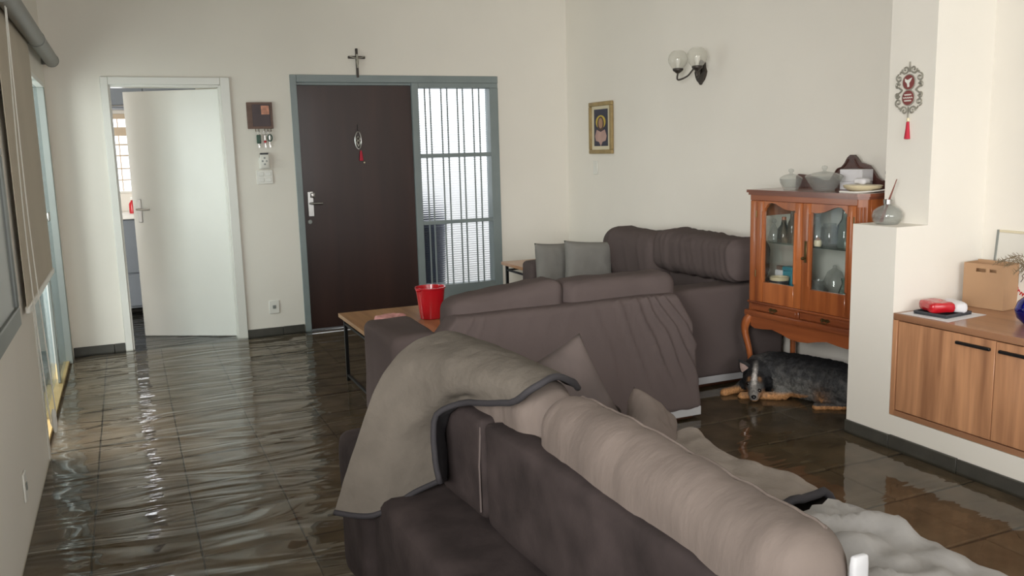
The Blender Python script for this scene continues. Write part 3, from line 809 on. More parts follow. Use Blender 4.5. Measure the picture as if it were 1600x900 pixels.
for zc_ in (0.037, -0.037):
    bm = lathe([(0, 0), (0.036, 0), (0.035, 0.004), (0, 0.004)], 24, sp(0, zc_), Matrix.Rotation(-PI / 2, 4, 'Y'))
    d = obj('disc', bm, M['maroon'], orn)
    obj('disc_rim', tube([(ox - 0.008, oy + 0.0365 * math.cos(a * PI / 12), oz_ + zc_ + 0.0365 * math.sin(a * PI / 12)) for a in range(24)], 0.003, 6, True), M['silver'], d)
    if zc_ > 0:   # white dove-like emblem
        bm = bmesh.new()
        P = [(0.022, 0.018), (0.006, 0.010), (-0.020, 0.020), (-0.012, 0.004), (-0.004, -0.004), (-0.006, -0.022), (0.004, -0.024), (0.008, -0.006), (0.020, 0.004)]
        a = [bm.verts.new((ox - 0.0125, oy + p, oz_ + zc_ + q)) for p, q in P]; b = [bm.verts.new((ox - 0.0103, oy + p, oz_ + zc_ + q)) for p, q in P]
        bm.faces.new(a); bm.faces.new(list(reversed(b)))
        for i in range(len(P)): bm.faces.new((a[i], b[i], b[(i + 1) % len(P)], a[(i + 1) % len(P)]))
        obj('white_emblem', bm, M['whiteplastic'], d)
    else:         # three lines of cursive lettering, too small to read
        for k, (dz, wd) in enumerate(((0.014, 0.020), (0.0, 0.027), (-0.014, 0.020))):
            obj('lettering', tube(curve_pts([(ox - 0.0118, oy - wd + 2 * wd * i / 9, oz_ + zc_ + dz + (0.0028 if i % 2 else -0.0028)) for i in range(10)], 3), 0.0017, 6), M['whiteplastic'], d)
obj('tassel_cap', lathe([(0, 0.0), (0.006, 0), (0.007, -0.016), (0, -0.018)], 12, sp(-0.002, -0.133)), M['cream'], orn)
obj('tassel', lathe([(0, 0), (0.007, 0), (0.009, -0.03), (0.0145, -0.082), (0, -0.084)], 16, sp(-0.002, -0.1515)), M['redthread'], orn)

# reed diffuser on the pedestal
dx_, dy_ = 3.405, 3.165
df = thing('reed_diffuser', 'round clear glass reed diffuser on the white pedestal', 'diffuser', (dx_, dy_, 1.08))
obj('bottle', lathe([(0, 0.001), (0.05, 0.001), (0.066, 0.018), (0.072, 0.042), (0.066, 0.066), (0.045, 0.084), (0.02, 0.094), (0.016, 0.100), (0.016, 0.118), (0.013, 0.118), (0.013, 0.098), (0.04, 0.081), (0.062, 0.064), (0.068, 0.042), (0.062, 0.020), (0.048, 0.005), (0, 0.005)], 28, (dx_, dy_, 1.08)), M['crystal'], df)
obj('collar', lathe([(0.0165, 0.100), (0.021, 0.100), (0.021, 0.122), (0.0165, 0.122)], 18, (dx_, dy_, 1.08)), M['chrome'], df)
for k in range(4):
    e = 0.004 * k
    obj('reed', tube([(dx_ - 0.026 + e, dy_ + 0.022 - e * 0.5, 1.09), (dx_ + 0.030 + e * 0.6, dy_ - 0.022 + e, 1.30 - 0.004 * k)], 0.0024, 6), M['stick'], df)

# ------------------------------------------------------------------ floating sideboard
SB = thing('sideboard', 'wall-hung wooden sideboard on a white plinth beside the pier', 'sideboard', (3.6, 1.9, 0.17))
y1, y0 = PY0 - 0.003, 0.75
obj('top', box((PX0, y0, 0.640), (3.90, y1, 0.672), 0.002), M['sidewoodx'], SB)
obj('side_panel', box((PX0, y1 - 0.025, 0.170), (3.90, y1, 0.639), 0.001), M['sidewood'], SB)
obj('side_panel', box((PX0, y0, 0.170), (3.90, y0 + 0.025, 0.639), 0.001), M['sidewood'], SB)
obj('bottom_panel', box((PX0, y0 + 0.0255, 0.170), (3.90, y1 - 0.0255, 0.196), 0.001), M['sidewoodx'], SB)
obj('back_panel', box((PX0 + 0.03, y0 + 0.026, 0.197), (3.88, y1 - 0.026, 0.638)), M['sidewood'], SB)
edges = [y1 - 0.030, 2.475, 1.935, 1.395, y0 + 0.030]
for i in range(4):
    a, b = edges[i], edges[i + 1]
    dr = obj('door', box((PX0 + 0.003, b + 0.002, 0.200), (PX0 + 0.022, a - 0.002, 0.636), 0.0015), M['sidewood'], SB)
    hy = (b + 0.02, b + 0.19) if i % 2 == 0 else (a - 0.19, a - 0.02)
    obj('handle', box((PX0 - 0.012, hy[0], 0.590), (PX0 + 0.0028, hy[1], 0.604), 0.003), M['blackmetal'], dr)
ZT = 0.672
def sheet(label, pts, z, m):
    bm = bmesh.new(); a = [bm.verts.new((x, y, z)) for x, y in pts]; b = [bm.verts.new((x, y, z + 0.0012)) for x, y in pts]
    bm.faces.new(a); bm.faces.new(list(reversed(b)))
    for i in range(len(a)): bm.faces.new((a[i], b[i], b[(i + 1) % len(a)], a[(i + 1) % len(a)]))
    return tag(obj('paper_sheet', bm, m, smooth=False), label, 'paper')
sheet('white paper sheet under the red packet on the sideboard', [(3.325, 2.985), (3.335, 2.73), (3.62, 2.76), (3.58, 3.0)], ZT + 0.0005, M['paper'])
tr = thing('serving_tray', 'small dark tray under the red and white packet', 'tray', (3.47, 2.88, ZT + 0.002))
bm = bmesh.new(); TM = Matrix.Translation((3.47, 2.875, ZT + 0.0022)) @ Matrix.Rotation(0.10, 4, 'Z')
add_box(bm, (-0.095, -0.085, 0), (0.095, 0.085, 0.006), 0.002, m=TM)
obj('tray_base', bm, M['darkgrey'], tr)
for lo, hi in (((-0.095, -0.085, 0.0062), (0.095, -0.080, 0.016)), ((-0.095, 0.080, 0.0062), (0.095, 0.085, 0.016)), ((-0.095, -0.08, 0.0062), (-0.090, 0.08, 0.016)), ((0.090, -0.08, 0.0062), (0.095, 0.08, 0.016))):
    bm = bmesh.new(); add_box(bm, lo, hi, 0.001, m=TM); obj('tray_rim', bm, M['darkgrey'], tr)
pk = thing('food_packet', 'soft red and white plastic packet lying on the dark tray', 'packet', (3.47, 2.88, ZT + 0.009))
def packet(xa, xb, m, nm, seed):
    bm = softbox((xb - xa, 0.15, 0.05), 0.02, (8, 8, 4), disp=lambda p, n: 0.006 * nz(p, 26, seed))
    bmesh.ops.transform(bm, matrix=Matrix.Translation((3.475, 2.88, ZT + 0.0395)) @ Matrix.Rotation(-0.45, 4, 'Z') @ Matrix.Translation(((xa + xb) / 2, 0, 0)), verts=bm.verts[:])
    obj(nm, bm, m, pk, smooth=True)
packet(-0.085, 0.028, M['red'], 'red_wrapping', 2)
packet(0.024, 0.088, M['paper'], 'white_wrapping', 5)

# kraft gift bag
bg_ = thing('kraft_bag', 'brown kraft carton bag with two slot handles on the sideboard', 'bag', (3.78, 2.9, ZT))
bm = bmesh.new()
BM = Matrix.Translation((3.735, 2.985, ZT + 0.001)) @ Matrix.Rotation(math.radians(-84), 4, 'Z')
Wb, Db, Hb = 0.205, 0.115, 0.215
def face_with_slots(W, H, slots):
    """panel as a grid of boxes leaving the handle slots open"""
    xs = sorted({0, W} | {v for s in slots for v in (s[0], s[1])}); zs = sorted({0, H} | {v for s in slots for v in (s[2], s[3])})
    out = []
    for i in range(len(xs) - 1):
        for k in range(len(zs) - 1):
            cx, cz = (xs[i] + xs[i + 1]) / 2, (zs[k] + zs[k + 1]) / 2
            if any(s[0] < cx < s[1] and s[2] < cz < s[3] for s in slots): continue
            out.append((xs[i], xs[i + 1], zs[k], zs[k + 1]))
    return out
for a, b, c, d in face_with_slots(Wb, Hb, [(0.062, 0.112, 0.175, 0.192), (0.130, 0.164, 0.177, 0.192)]):
    add_box(bm, (a, 0, c), (b, 0.003, d), m=BM)
bmesh.ops.remove_doubles(bm, verts=bm.verts[:], dist=0.0001)
obj('front_panel', bm, M['card'], bg_, smooth=False)
bm = bmesh.new(); add_box(bm, (0, Db - 0.003, 0), (Wb, Db, Hb + 0.006), m=BM); obj('back_panel', bm, M['card'], bg_)
for x in (0, Wb - 0.003):
    bm = bmesh.new(); add_box(bm, (x, 0.0032, 0), (x + 0.003, Db - 0.0032, Hb), m=BM); obj('gusset', bm, M['card'], bg_)
bm = bmesh.new(); add_box(bm, (0.003, 0.0032, 0), (Wb - 0.0032, Db - 0.0032, 0.003), m=BM); obj('bag_base', bm, M['card'], bg_)

# white board leaning on the wall
wb = thing('white_board', 'white board with red brush strokes leaning on the wall behind the kraft bag', 'board', (3.9, 2.6, ZT))
tilt = math.radians(6)
WM = Matrix.Translation((3.862, 2.94, ZT + 0.001)) @ Matrix.Rotation(math.radians(-90), 4, 'Z') @ Matrix.Rotation(-math.radians(5), 4, 'X')
Wd, Hd = 0.55, 0.37
bm = bmesh.new(); add_box(bm, (0.012, 0.003, 0.012), (Wd - 0.012, 0.008, Hd - 0.012), m=WM); bd = obj('board_face', bm, M['board'], wb)
for lo, hi in (((0, 0, 0), (0.012, 0.012, Hd)), ((Wd - 0.012, 0, 0), (Wd, 0.012, Hd)), ((0.0125, 0, 0), (Wd - 0.0125, 0.012, 0.012)), ((0.0125, 0, Hd - 0.012), (Wd - 0.0125, 0.012, Hd))):
    bm = bmesh.new(); add_box(bm, lo, hi, 0.001, m=WM); obj('board_edge', bm, M['aluminium'] if lo[0] == 0 and hi[0] < 0.1 else M['mat_cream'], wb)
def stroke(pts, m, r=0.003):
    obj('brush_stroke', tube(curve_pts([WM @ Vector((x, 0.003, z)) for x, z in pts], 4), r, 6), m, bd)
stroke([(0.155, 0.13), (0.165, 0.15), (0.158, 0.16), (0.172, 0.175)], M['brownprint'], 0.002)
stroke([(0.18, 0.165), (0.19, 0.18), (0.186, 0.19)], M['brownprint'], 0.002)
for k, (x, z) in enumerate(((0.14, 0.10), (0.15, 0.085), (0.165, 0.075), (0.178, 0.07), (0.19, 0.062), (0.2, 0.07))):
    stroke([(x - 0.007, z - 0.006), (x, z + 0.007), (x + 0.007, z - 0.004)], M['red'], 0.003)

# cobalt vase with dried grass
vx, vy = 3.60, 2.505
va = thing('blue_vase', 'round cobalt blue glass vase with dried grass at the picture edge of the sideboard', 'vase', (vx, vy, ZT))
va['label'] = 'round cobalt blue glass vase holding dried grass on the sideboard'
obj('vase_body', lathe([(0, 0.001), (0.045, 0.001), (0.075, 0.03), (0.085, 0.065), (0.074, 0.10), (0.048, 0.125), (0.040, 0.14), (0.044, 0.15), (0.040, 0.15), (0.036, 0.14), (0.043, 0.124), (0.068, 0.098), (0.079, 0.065), (0.07, 0.033), (0.043, 0.006), (0, 0.006)], 28, (vx, vy, ZT)), M['blueglass'], va)
rng = random.Random(4)
stem_top = (vx + 0.0, vy + 0.015, ZT + 0.16)
for k in range(9):
    a = rng.uniform(-0.5, 0.5); e = rng.uniform(0.10, 0.19)
    tip = (vx + rng.uniform(-0.04, 0.05), vy + e, ZT + 0.235 + rng.uniform(-0.03, 0.05))
    pts = curve_pts([(vx, vy, ZT + 0.02), stem_top, ((stem_top[0] + tip[0]) / 2, vy + e * 0.5, ZT + 0.265 + rng.uniform(-0.01, 0.03)), tip], 5)
    bm = tube(pts, 0.0016, 5)
    for i in range(8, len(pts)):
        p = pts[i]
        for s in (-1, 1):
            add_tube(bm, [p, p + Vector((rng.uniform(-0.01, 0.01), 0.012, s * 0.012 + rng.uniform(-0.004, 0.004)))], [0.0015, 0.0006], 4)
    obj('dried_stem', bm, M['straw'], va)

# ------------------------------------------------------------------ near velvet sofa (its back to the aisle)
def place(bm, loc, rot=(0, 0, 0)):
    bmesh.ops.transform(bm, matrix=xf(loc, rot), verts=bm.verts[:]); return bm
def blk(lo, hi, r, n=(10, 10, 10), disp=None, warp=None, bulge=0.0):
    c = [(a + b) / 2 for a, b in zip(lo, hi)]
    return place(softbox([b - a for a, b in zip(lo, hi)], r, n, disp, warp, bulge), c)
S1 = thing('velvet_sofa', 'taupe velvet sofa nearest the camera, seen from behind', 'sofa', (0.84, 2.5, 0), (0, 0, math.radians(2.0)))
soft = lambda a, s, sd: (lambda p, n: a * nz(p, s, sd) + a * 0.5 * nz(p, s * 2.3, sd + 4))
obj('sofa_base', blk((-0.19, -1.75, 0.035), (0.76, 0.15, 0.42), 0.04, (14, 24, 8), soft(0.006, 5, 1)), M['velvet'], S1, world=False, smooth=True)
obj('arm', blk((-0.228, 0.155, 0.035), (0.79, 0.44, 0.55), 0.045, (16, 8, 12), soft(0.006, 5, 2)), M['velvet'], S1, world=False, smooth=True)
for y0_, y1_, sd in ((-0.285, 0.05, 3), (-1.75, -0.295, 4)):
    bp2 = obj('back_panel', blk((0.012, y0_, 0.43), (0.112, y1_, 0.738), 0.026, (8, 20, 10), soft(0.006, 4, sd)), M['velvet'], S1, world=False, smooth=True)
    obj('seam_piping', tube([(0.012, y0_ + 0.014, 0.46), (0.010, y0_ + 0.012, 0.60), (0.018, y0_ + 0.014, 0.715)], 0.003, 6), M['velvet_mid'], bp2, world=False)
obj('seat_cushion', blk((0.14, -1.74, 0.425), (0.80, 0.045, 0.475), 0.022, (10, 20, 4)), M['velvet_light'], S1, world=False, smooth=True)
def bolster(y0_, y1_, top, sd, n=44, xc=0.128, yaw=0.044):
    Ln = y1_ - y0_
    def dsp(p, nn):
        wr = 0.0
        for k, (c, amp, tilt_) in enumerate(((-0.42, .012, .5), (-0.31, .010, .8), (-0.2, .008, .4), (-0.05, .006, .6), (0.12, .007, .5), (0.3, .010, .7), (0.42, .012, .3))):
            d = (p[1] / Ln - c) - tilt_ * p[0] * 0.5 - 0.03 * nz(p, 9, sd + k)
            wr -= 1.0 * amp * math.exp(-(d / 0.018) ** 2) * (0.4 + 0.6 * max(0, nz((p[0], c * 9, p[2]), 4, sd)) * 2)
        return wr + 0.010 * nz(p, 4, sd) + 0.005 * nz(p, 13, sd)
    def wp(p):
        e = abs(p[1]) / (Ln / 2)
        k = 1 - 0.10 * e ** 4
        return (p[0] * k + yaw * p[1], p[1], p[2] * (1 - 0.06 * e ** 4))
    return place(softbox((0.18, Ln, 0.42), 0.088, (14, n, 16), dsp, wp), (xc, (y0_ + y1_) / 2, top - 0.21))
bm = bolster(-1.49, -0.50, 0.868, 2)
bvh = BVHTree.FromBMesh(bm); seam = []
for i in range(37):
    y = -1.44 + 0.90 * i / 36
    hit = bvh.ray_cast(Vector((0.128 + 0.044 * (y + 0.995) + 0.038, y, 2)), Vector((0, 0, -1)))
    if hit[0]: seam.append(hit[0] + Vector((0, 0, 0.001)))
bc = obj('back_cushion', bm, M['velvet_light'], S1, world=False, smooth=True)
obj('cushion_piping', tube(seam, 0.004, 6), M['velvet_light'], bc, world=False)
obj('zip_flap', blk((0.150, -1.502, 0.56), (0.186, -1.486, 0.818), 0.007, (4, 3, 8), soft(0.004, 20, 3)), M['lining'], bc, world=False, smooth=True, label='white folded fabric flap')
obj('back_cushion', bolster(-0.49, 0.10, 0.866, 6, 30, 0.15, 0.0), M['velvet_light'], S1, world=False, smooth=True)

def surf(rows, nu, nv):
    """smooth surface through a grid of control points -> grid of vectors"""
    R = [curve_pts(r, nv) for r in rows]
    cols = [curve_pts([R[i][k] for i in range(len(R))], nu) for k in range(len(R[0]))]
    return [[cols[k][i] for k in range(len(cols))] for i in range(len(cols[0]))]
def surf_bm(g, thick=0.0):
    bm = bmesh.new(); V = [[bm.verts.new(p) for p in r] for r in g]
    for i in range(len(g) - 1):
        for k in range(len(g[0]) - 1):
            bm.faces.new((V[i][k], V[i + 1][k], V[i + 1][k + 1], V[i][k + 1]))
    return bm
def normals(g):
    out = []
    for i in range(len(g)):
        row = []
        for k in range(len(g[0])):
            a = g[min(i + 1, len(g) - 1)][k] - g[max(i - 1, 0)][k]; b = g[i][min(k + 1, len(g[0]) - 1)] - g[i][max(k - 1, 0)]
            n_ = a.cross(b); row.append(n_.normalized() if n_.length > 1e-9 else Vector((0, 0, 1)))
        out.append(row)
    return out
BL = [  # far side of the throw first; each row runs from the seat side over the ridge down to the hem
    [(1.12, 2.62, 0.80), (1.02, 2.635, 0.88), (0.925, 2.64, 0.914), (0.826, 2.64, 0.897), (0.749, 2.64, 0.854), (0.681, 2.64, 0.768), (0.611, 2.64, 0.61), (0.563, 2.64, 0.49), (0.519, 2.64, 0.37)],
    [(1.12, 2.44, 0.82), (1.03, 2.43, 0.89), (0.94, 2.42, 0.915), (0.85, 2.43, 0.895), (0.795, 2.49, 0.85), (0.752, 2.55, 0.765), (0.690, 2.57, 0.61), (0.655, 2.565, 0.49), (0.625, 2.562, 0.37)],
    [(1.12, 2.25, 0.83), (1.04, 2.21, 0.89), (0.95, 2.19, 0.91), (0.875, 2.20, 0.885), (0.835, 2.30, 0.84), (0.805, 2.43, 0.757), (0.770, 2.53, 0.635), (0.762, 2.54, 0.53), (0.758, 2.537, 0.43)],
    [(1.11, 2.15, 0.832), (1.05, 2.09, 0.88), (0.975, 2.06, 0.907), (0.905, 2.06, 0.886), (0.87, 2.15, 0.835), (0.855, 2.37, 0.768), (0.846, 2.495, 0.64), (0.846, 2.50, 0.55), (0.840, 2.505, 0.47)],
    [(1.11, 2.09, 0.835), (1.05, 2.03, 0.875), (0.985, 1.99, 0.905), (0.92, 1.98, 0.885), (0.885, 2.06, 0.83), (0.862, 2.30, 0.772), (0.788, 2.385, 0.725), (0.770, 2.36, 0.62), (0.778, 2.345, 0.53)],
]
g = surf(BL, 12, 8)
nn = normals(g)
for i in range(len(g)):
    for k in range(len(g[0])):
        p = g[i][k]
        s_ = 0.5 + 0.5 * math.sin(p.y * 26 + p.z * 3)
        g[i][k] = p + nn[i][k] * (0.007 * noise.noise(p * 7) + 0.004 * noise.noise(p * 19))
thr = thing('grey_throw', 'grey quilted throw with black binding draped over the back of the velvet sofa', 'throw', (0.80, 2.45, 0.5))
up = Vector((-0.4, -0.2, 1))
sg = 1 if nn[10][20].dot(up) > 0 else -1
obj('throw_cloth', surf_bm(g), M['throw'], thr, smooth=True)
obj('throw_underside', surf_bm([[g[i][k] - nn[i][k] * sg * 0.007 for k in range(len(g[0]))] for i in range(len(g))]), M['black_cloth'], thr, smooth=True, label='black underside of the throw')
per = g[-1][:] + [g[i][-1] for i in range(len(g) - 2, -1, -1)]
obj('binding', tube([p - Vector((0, 0, 0.002)) for p in per[::2]], 0.0095, 8), M['black_cloth'], thr, smooth=True, label='black edge binding')

# cushions and covers on the seat of the velvet sofa
pw = obj('velvet_pillow', place(pillow(0.35, 0.35, 0.11, seed=3), (1.325, 2.61, 0.625), (math.radians(-14), math.radians(-22), math.radians(4))), M['velvet_mid'], smooth=True)
tag(pw, 'square dark taupe velvet pillow standing on its corner in the velvet sofa', 'pillow')
pw2 = obj('seat_pillow', place(pillow(0.24, 0.20, 0.12, seed=9), (1.585, 2.45, 0.535), (math.radians(-30), math.radians(40), math.radians(14))), M['velvet_light'], smooth=True)
tag(pw2, 'pale taupe soft pillow slumped in front of the standing velvet pillow', 'pillow')

def crumple(p, amp, s, sd):
    v = 0
    for k, (a, f) in enumerate(((1, 1), (0.5, 2.1), (0.12, 4.3))):
        v += a * (0.5 - abs(noise.noise(Vector((p[0] * s * f + sd, p[1] * s * f * 0.8 - sd, sd * 0.3)))) * 1.6)
    return amp * v
def seat_throw(name, label, m, y_near, y_far, x0, edge, sd, amp, hem):
    t = thing(name, label, 'throw', ((x0 + edge(0.5)) / 2, (y_near + y_far) / 2, 0.48))
    nu, nv = 46, 40; g = []
    for i in range(nu + 1):
        u = i / nu; y = y_near + (y_far - y_near) * u; e = edge(u); row = []
        for k in range(nv + 1):
            v = k / nv
            if v < 0.72:
                x = x0 + (e - x0) * (v / 0.72); z = 0.492
            else:
                q = (v - 0.72) / 0.28
                a_ = min(1, q / 0.25) * PI / 2
                x = e + 0.035 * math.sin(a_) + 0.02 * q; z = 0.492 - 0.035 * (1 - math.cos(a_)) - max(0, q - 0.2) * hem
            f = 1.0 if v < 0.72 else max(0.3, 1 - (v - 0.72) * 2.2)
            z += abs(crumple((x, y), amp, 4.4, sd)) * f
            x += 0.02 * noise.noise(Vector((y * 9, v * 4, sd))) * (v > 0.6)
            yy = y + 0.02 * noise.noise(Vector((x * 8, sd, v * 3)))
            row.append(Vector((x, yy, z)))
        g.append(row)
    obj('throw_cloth', surf_bm(g), m, t, smooth=True)
    ed = g[0][:] + []
    return t, g
tA, gA = seat_throw('seat_throw', 'taupe-grey throw spread over the far half of the velvet sofa seat', M['throw3'], 1.80, 2.46, 1.17, lambda u: 1.74 + 0.03 * math.sin(u * 7), 3, 0.022, 0.22)
obj('binding', tube([p + Vector((0, 0, 0.004)) for p in gA[0][14:36]], 0.013, 8), M['black_cloth'], tA, smooth=True, label='black edge binding')
tB, gB = seat_throw('seat_throw', 'pale grey crumpled throw heaped on the near half of the velvet sofa seat', M['throw2'], 0.72, 1.76, 1.20, lambda u: 1.76 + 0.02 * math.sin(u * 5), 8, 0.065, 0.25)

# ------------------------------------------------------------------ middle covered sofa (its back to the camera)
def lining_strip(name, x0, x1, y0_, y1_, z0, z1, par, m, t=0.012):
    bm = bmesh.new()
    for lo, hi in (((x0, y0_, z0), (x1, y0_ + t, z1)), ((x0, y1_ - t, z0), (x1, y1_, z1)), ((x0, y0_ + t, z0), (x0 + t, y1_ - t, z1)), ((x1 - t, y0_ + t, z0), (x1, y1_ - t, z1))):
        add_box(bm, lo, hi)
    bmesh.ops.remove_doubles(bm, verts=bm.verts[:], dist=0.0002)
    return obj(name, bm, m, par)
S2 = thing('covered_sofa', 'dark grey covered sofa in the middle with its flat back to the camera', 'sofa', (2.0, 4.2, 0))
def s2disp(p, n):
    # pulled folds fanning from the right-hand top corner, small ones along the top edge
    v = 0.004 * nz(p, 3, 1)
    if n.y > -0.6: return v
    X, Z = p[0], p[2]
    for c, sl, amp in ((0.30, 0.55, 0.010), (0.42, 0.62, 0.014), (0.50, 0.66, 0.013), (0.57, 0.7, 0.012), (0.65, 0.75, 0.011), (0.16, 0.35, 0.006)):
        d = X - (c + sl * (0.26 - Z) * 0.62) + 0.02 * nz((X, 0, Z), 5, c)
        fade = max(0, min(1, (Z + 0.22) / 0.2)) if c < 0.6 else 1
        v += 1.7 * amp * math.exp(-(d / 0.013) ** 2) * fade - amp * math.exp(-((d - 0.024) / 0.012) ** 2) * fade
    for c in (-0.6, -0.48, -0.37, -0.22, -0.1, 0.02):
        d = X - c - (Z - 0.3) * 0.45 + 0.02 * nz((X, c, Z), 5, c)
        v += 0.006 * math.exp(-(d / 0.012) ** 2) * max(0, min(1, (Z - 0.08) / 0.15))
    if Z < -0.1:
        d = X - 0.62 + (Z + 0.25) * 0.5
        v += 0.003 * math.sin(d * 60) * max(0, min(1, (X - 0.45) / 0.15)) * 0.5
    return v
def s2warp(p):
    x, y, z = p
    t = (z + 0.32) / 0.64
    y2 = y + 0.11 * t
    if z > 0.15:
        k = (z - 0.15) / 0.17
        if x > 0: x -= 0.085 * k * max(0, (x - 0.45) / 0.3)
        else: x += 0.15 * k * max(0, (-x - 0.45) / 0.3)
    return (x, y2, z)
obj('back', place(softbox((1.53, 0.16, 0.635), 0.035, (90, 6, 44), s2disp, s2warp), (2.030, 3.885, 0.375)), M['cover'], S2, smooth=True)
obj('arm', blk((1.115, 4.0, 0.06), (1.39, 4.60, 0.60), 0.05, (14, 20, 18), lambda p, n: 0.006 * math.sin(p[1] * 45 + 3 * nz(p, 6, 2)) * max(0, nz(p, 3, 5)) * 1.6 + 0.008 * nz(p, 6, 3)), M['cover'], S2, smooth=True)
obj('arm', blk((2.56, 4.065, 0.06), (2.80, 4.66, 0.57), 0.05, (10, 14, 12), soft(0.008, 6, 4)), M['cover'], S2, smooth=True)
obj('seat', blk((1.395, 4.065, 0.06), (2.555, 4.68, 0.43), 0.04, (16, 10, 8), soft(0.008, 5, 5)), M['cover'], S2, smooth=True)
def cdisp(sd, a=0.008):
    return lambda p, n: a * nz(p, 5, sd) + a * 0.7 * (0.5 - abs(nz((p[0] * 1.0, p[1] * 3, p[2] * 0.3), 8, sd + 2)) * 2)
obj('back_cushion', place(softbox((0.64, 0.24, 0.36), 0.07, (26, 10, 16), cdisp(3), lambda p: (p[0], p[1], p[2] + (0.03 * p[0] / 0.3) * (p[2] > 0))), (1.735, 4.10, 0.612)), M['cover'], S2, smooth=True)
obj('back_cushion', place(softbox((0.70, 0.24, 0.36), 0.07, (26, 10, 16), cdisp(9), lambda p: (p[0], p[1], p[2])), (2.400, 4.10, 0.620)), M['cover'], S2, smooth=True)
lining_strip('lining', 1.36, 2.785, 3.815, 4.60, 0.028, 0.075, S2, M['lining'])
obj('plinth', box((1.40, 3.85, 0.0), (2.76, 4.58, 0.030), 0.004), M['foot'], S2)

# ------------------------------------------------------------------ far covered sofa along the side wall
S3 = thing('covered_sofa', 'dark grey covered sofa against the side wall below the lamp', 'sofa', (3.3, 5.2, 0))
obj('arm', blk((2.895, 4.275, 0.07), (3.76, 4.50, 0.632), 0.03, (24, 8, 18), lambda p, n: 0.005 * nz(p, 4, 2) + 0.004 * math.exp(-((p[2] - 0.18 - 0.05 * p[0]) / 0.012) ** 2) - 0.004 * math.exp(-((p[2] + 0.12 + 0.1 * p[0]) / 0.014) ** 2)), M['cover'], S3, smooth=True)
obj('arm', blk((2.775, 5.95, 0.07), (3.74, 6.15, 0.632), 0.04, (16, 8, 12), soft(0.006, 5, 7)), M['cover'], S3, smooth=True)
obj('seat', blk((2.86, 4.505, 0.07), (3.48, 5.945, 0.44), 0.04, (10, 20, 8), soft(0.008, 5, 8)), M['cover'], S3, smooth=True)
obj('back', blk((3.485, 4.505, 0.07), (3.765, 5.945, 0.66), 0.05, (8, 20, 10), soft(0.006, 5, 9)), M['cover'], S3, smooth=True)
def s3disp(sd, dens):
    def f(p, n):
        v = 0.010 * nz(p, 4, sd)
        for k in range(dens):
            c = -0.42 + 0.8 * k / dens
            d = p[1] - c - 0.25 * p[2] + 0.03 * nz(p, 5, sd + k)
            v += 0.021 * math.exp(-(d / 0.014) ** 2) * (0.4 + 0.6 * nz((c * 10, sd, 0), 1.3, 0.5))
        return v
    return f
obj('back_cushion', place(softbox((0.32, 0.95, 0.27), 0.085, (14, 56, 14), s3disp(2, 13), lambda p: (p[0], p[1], p[2] * (1.0 + 0.05 * p[1]))), (3.52, 4.755, 0.765)), M['cover'], S3, smooth=True)
obj('back_cushion', place(softbox((0.32, 0.78, 0.40), 0.12, (14, 40, 16), s3disp(7, 4), lambda p: (p[0], p[1], p[2] * (1.0 + 0.03 * p[1]))), (3.50, 5.545, 0.675)), M['cover'], S3, smooth=True)
lining_strip('lining', 2.905, 3.74, 4.285, 6.13, 0.035, 0.082, S3, M['lining'])
obj('plinth', box((2.95, 4.33, 0.0), (3.70, 6.10, 0.036), 0.004), M['foot'], S3)
p1 = obj('grey_pillow', place(pillow(0.33, 0.33, 0.12, seed=21), (2.935, 5.885, 0.615), (math.radians(-10), 0.06, math.radians(6))), M['pillow_grey'], smooth=True)
tag(p1, 'grey pillow against the far arm of the wall sofa, partly behind its twin', 'pillow', 'grey pillows on the wall sofa')
p2 = obj('grey_pillow', place(pillow(0.40, 0.34, 0.13, seed=33), (3.16, 5.755, 0.62), (math.radians(-10), 0.08, math.radians(-4))), M['pillow_grey'], smooth=True)
tag(p2, 'wider grey pillow in front, beside the dark back cushion of the wall sofa', 'pillow', 'grey pillows on the wall sofa')

# ------------------------------------------------------------------ tables, bucket, cloth
def wood_table(name, label, x0, x1, y0_, y1_, h, wood_m, boards):
    t = thing(name, label, 'table', ((x0 + x1) / 2, (y0_ + y1_) / 2, 0))
    n = boards
    for i in range(n):
        a = x0 + (x1 - x0) * i / n; b = x0 + (x1 - x0) * (i + 1) / n
        obj('top_board', box((a + 0.0006, y0_, h - 0.026), (b - 0.0006, y1_, h), 0.0015), wood_m, t)
    s = 0.022
    for x in (x0 + 0.025, x1 - 0.025 - s):
        for y in (y0_ + 0.03, y1_ - 0.03 - s):
            obj('leg', box((x, y, 0), (x + s, y + s, h - 0.0265), 0.002), M['blackmetal'], t)
    for y in (y0_ + 0.034, y1_ - 0.03 - s + 0.004):
        obj('rail', box((x0 + 0.025 + s, y, h - 0.075), (x1 - 0.025 - s, y + 0.014, h - 0.060), 0.001), M['blackmetal'], t)
    for x in (x0 + 0.029, x1 - 0.025 - s + 0.004):
        obj('rail', box((x, y0_ + 0.03 + s, h - 0.075), (x + 0.014, y1_ - 0.03 - s, h - 0.060), 0.001), M['blackmetal'], t)
        obj('foot_rail', box((x, y0_ + 0.03 + s, 0.03), (x + 0.014, y1_ - 0.03 - s, 0.044), 0.001), M['blackmetal'], t)
    return t
wood_table('coffee_table', 'low wooden coffee table on black metal legs in front of the front door', 1.215, 1.98, 4.72, 5.64, 0.452, M['oak'], 3)
wood_table('end_table', 'small wooden end table with black frame in the room corner', 2.825, 3.42, 6.20, 6.66, 0.562, M['oakx'], 2)
bx, by = 1.70, 5.16
bk = thing('plastic_bucket', 'bright red plastic ice bucket standing on the coffee table', 'bucket', (bx, by, 0.452))
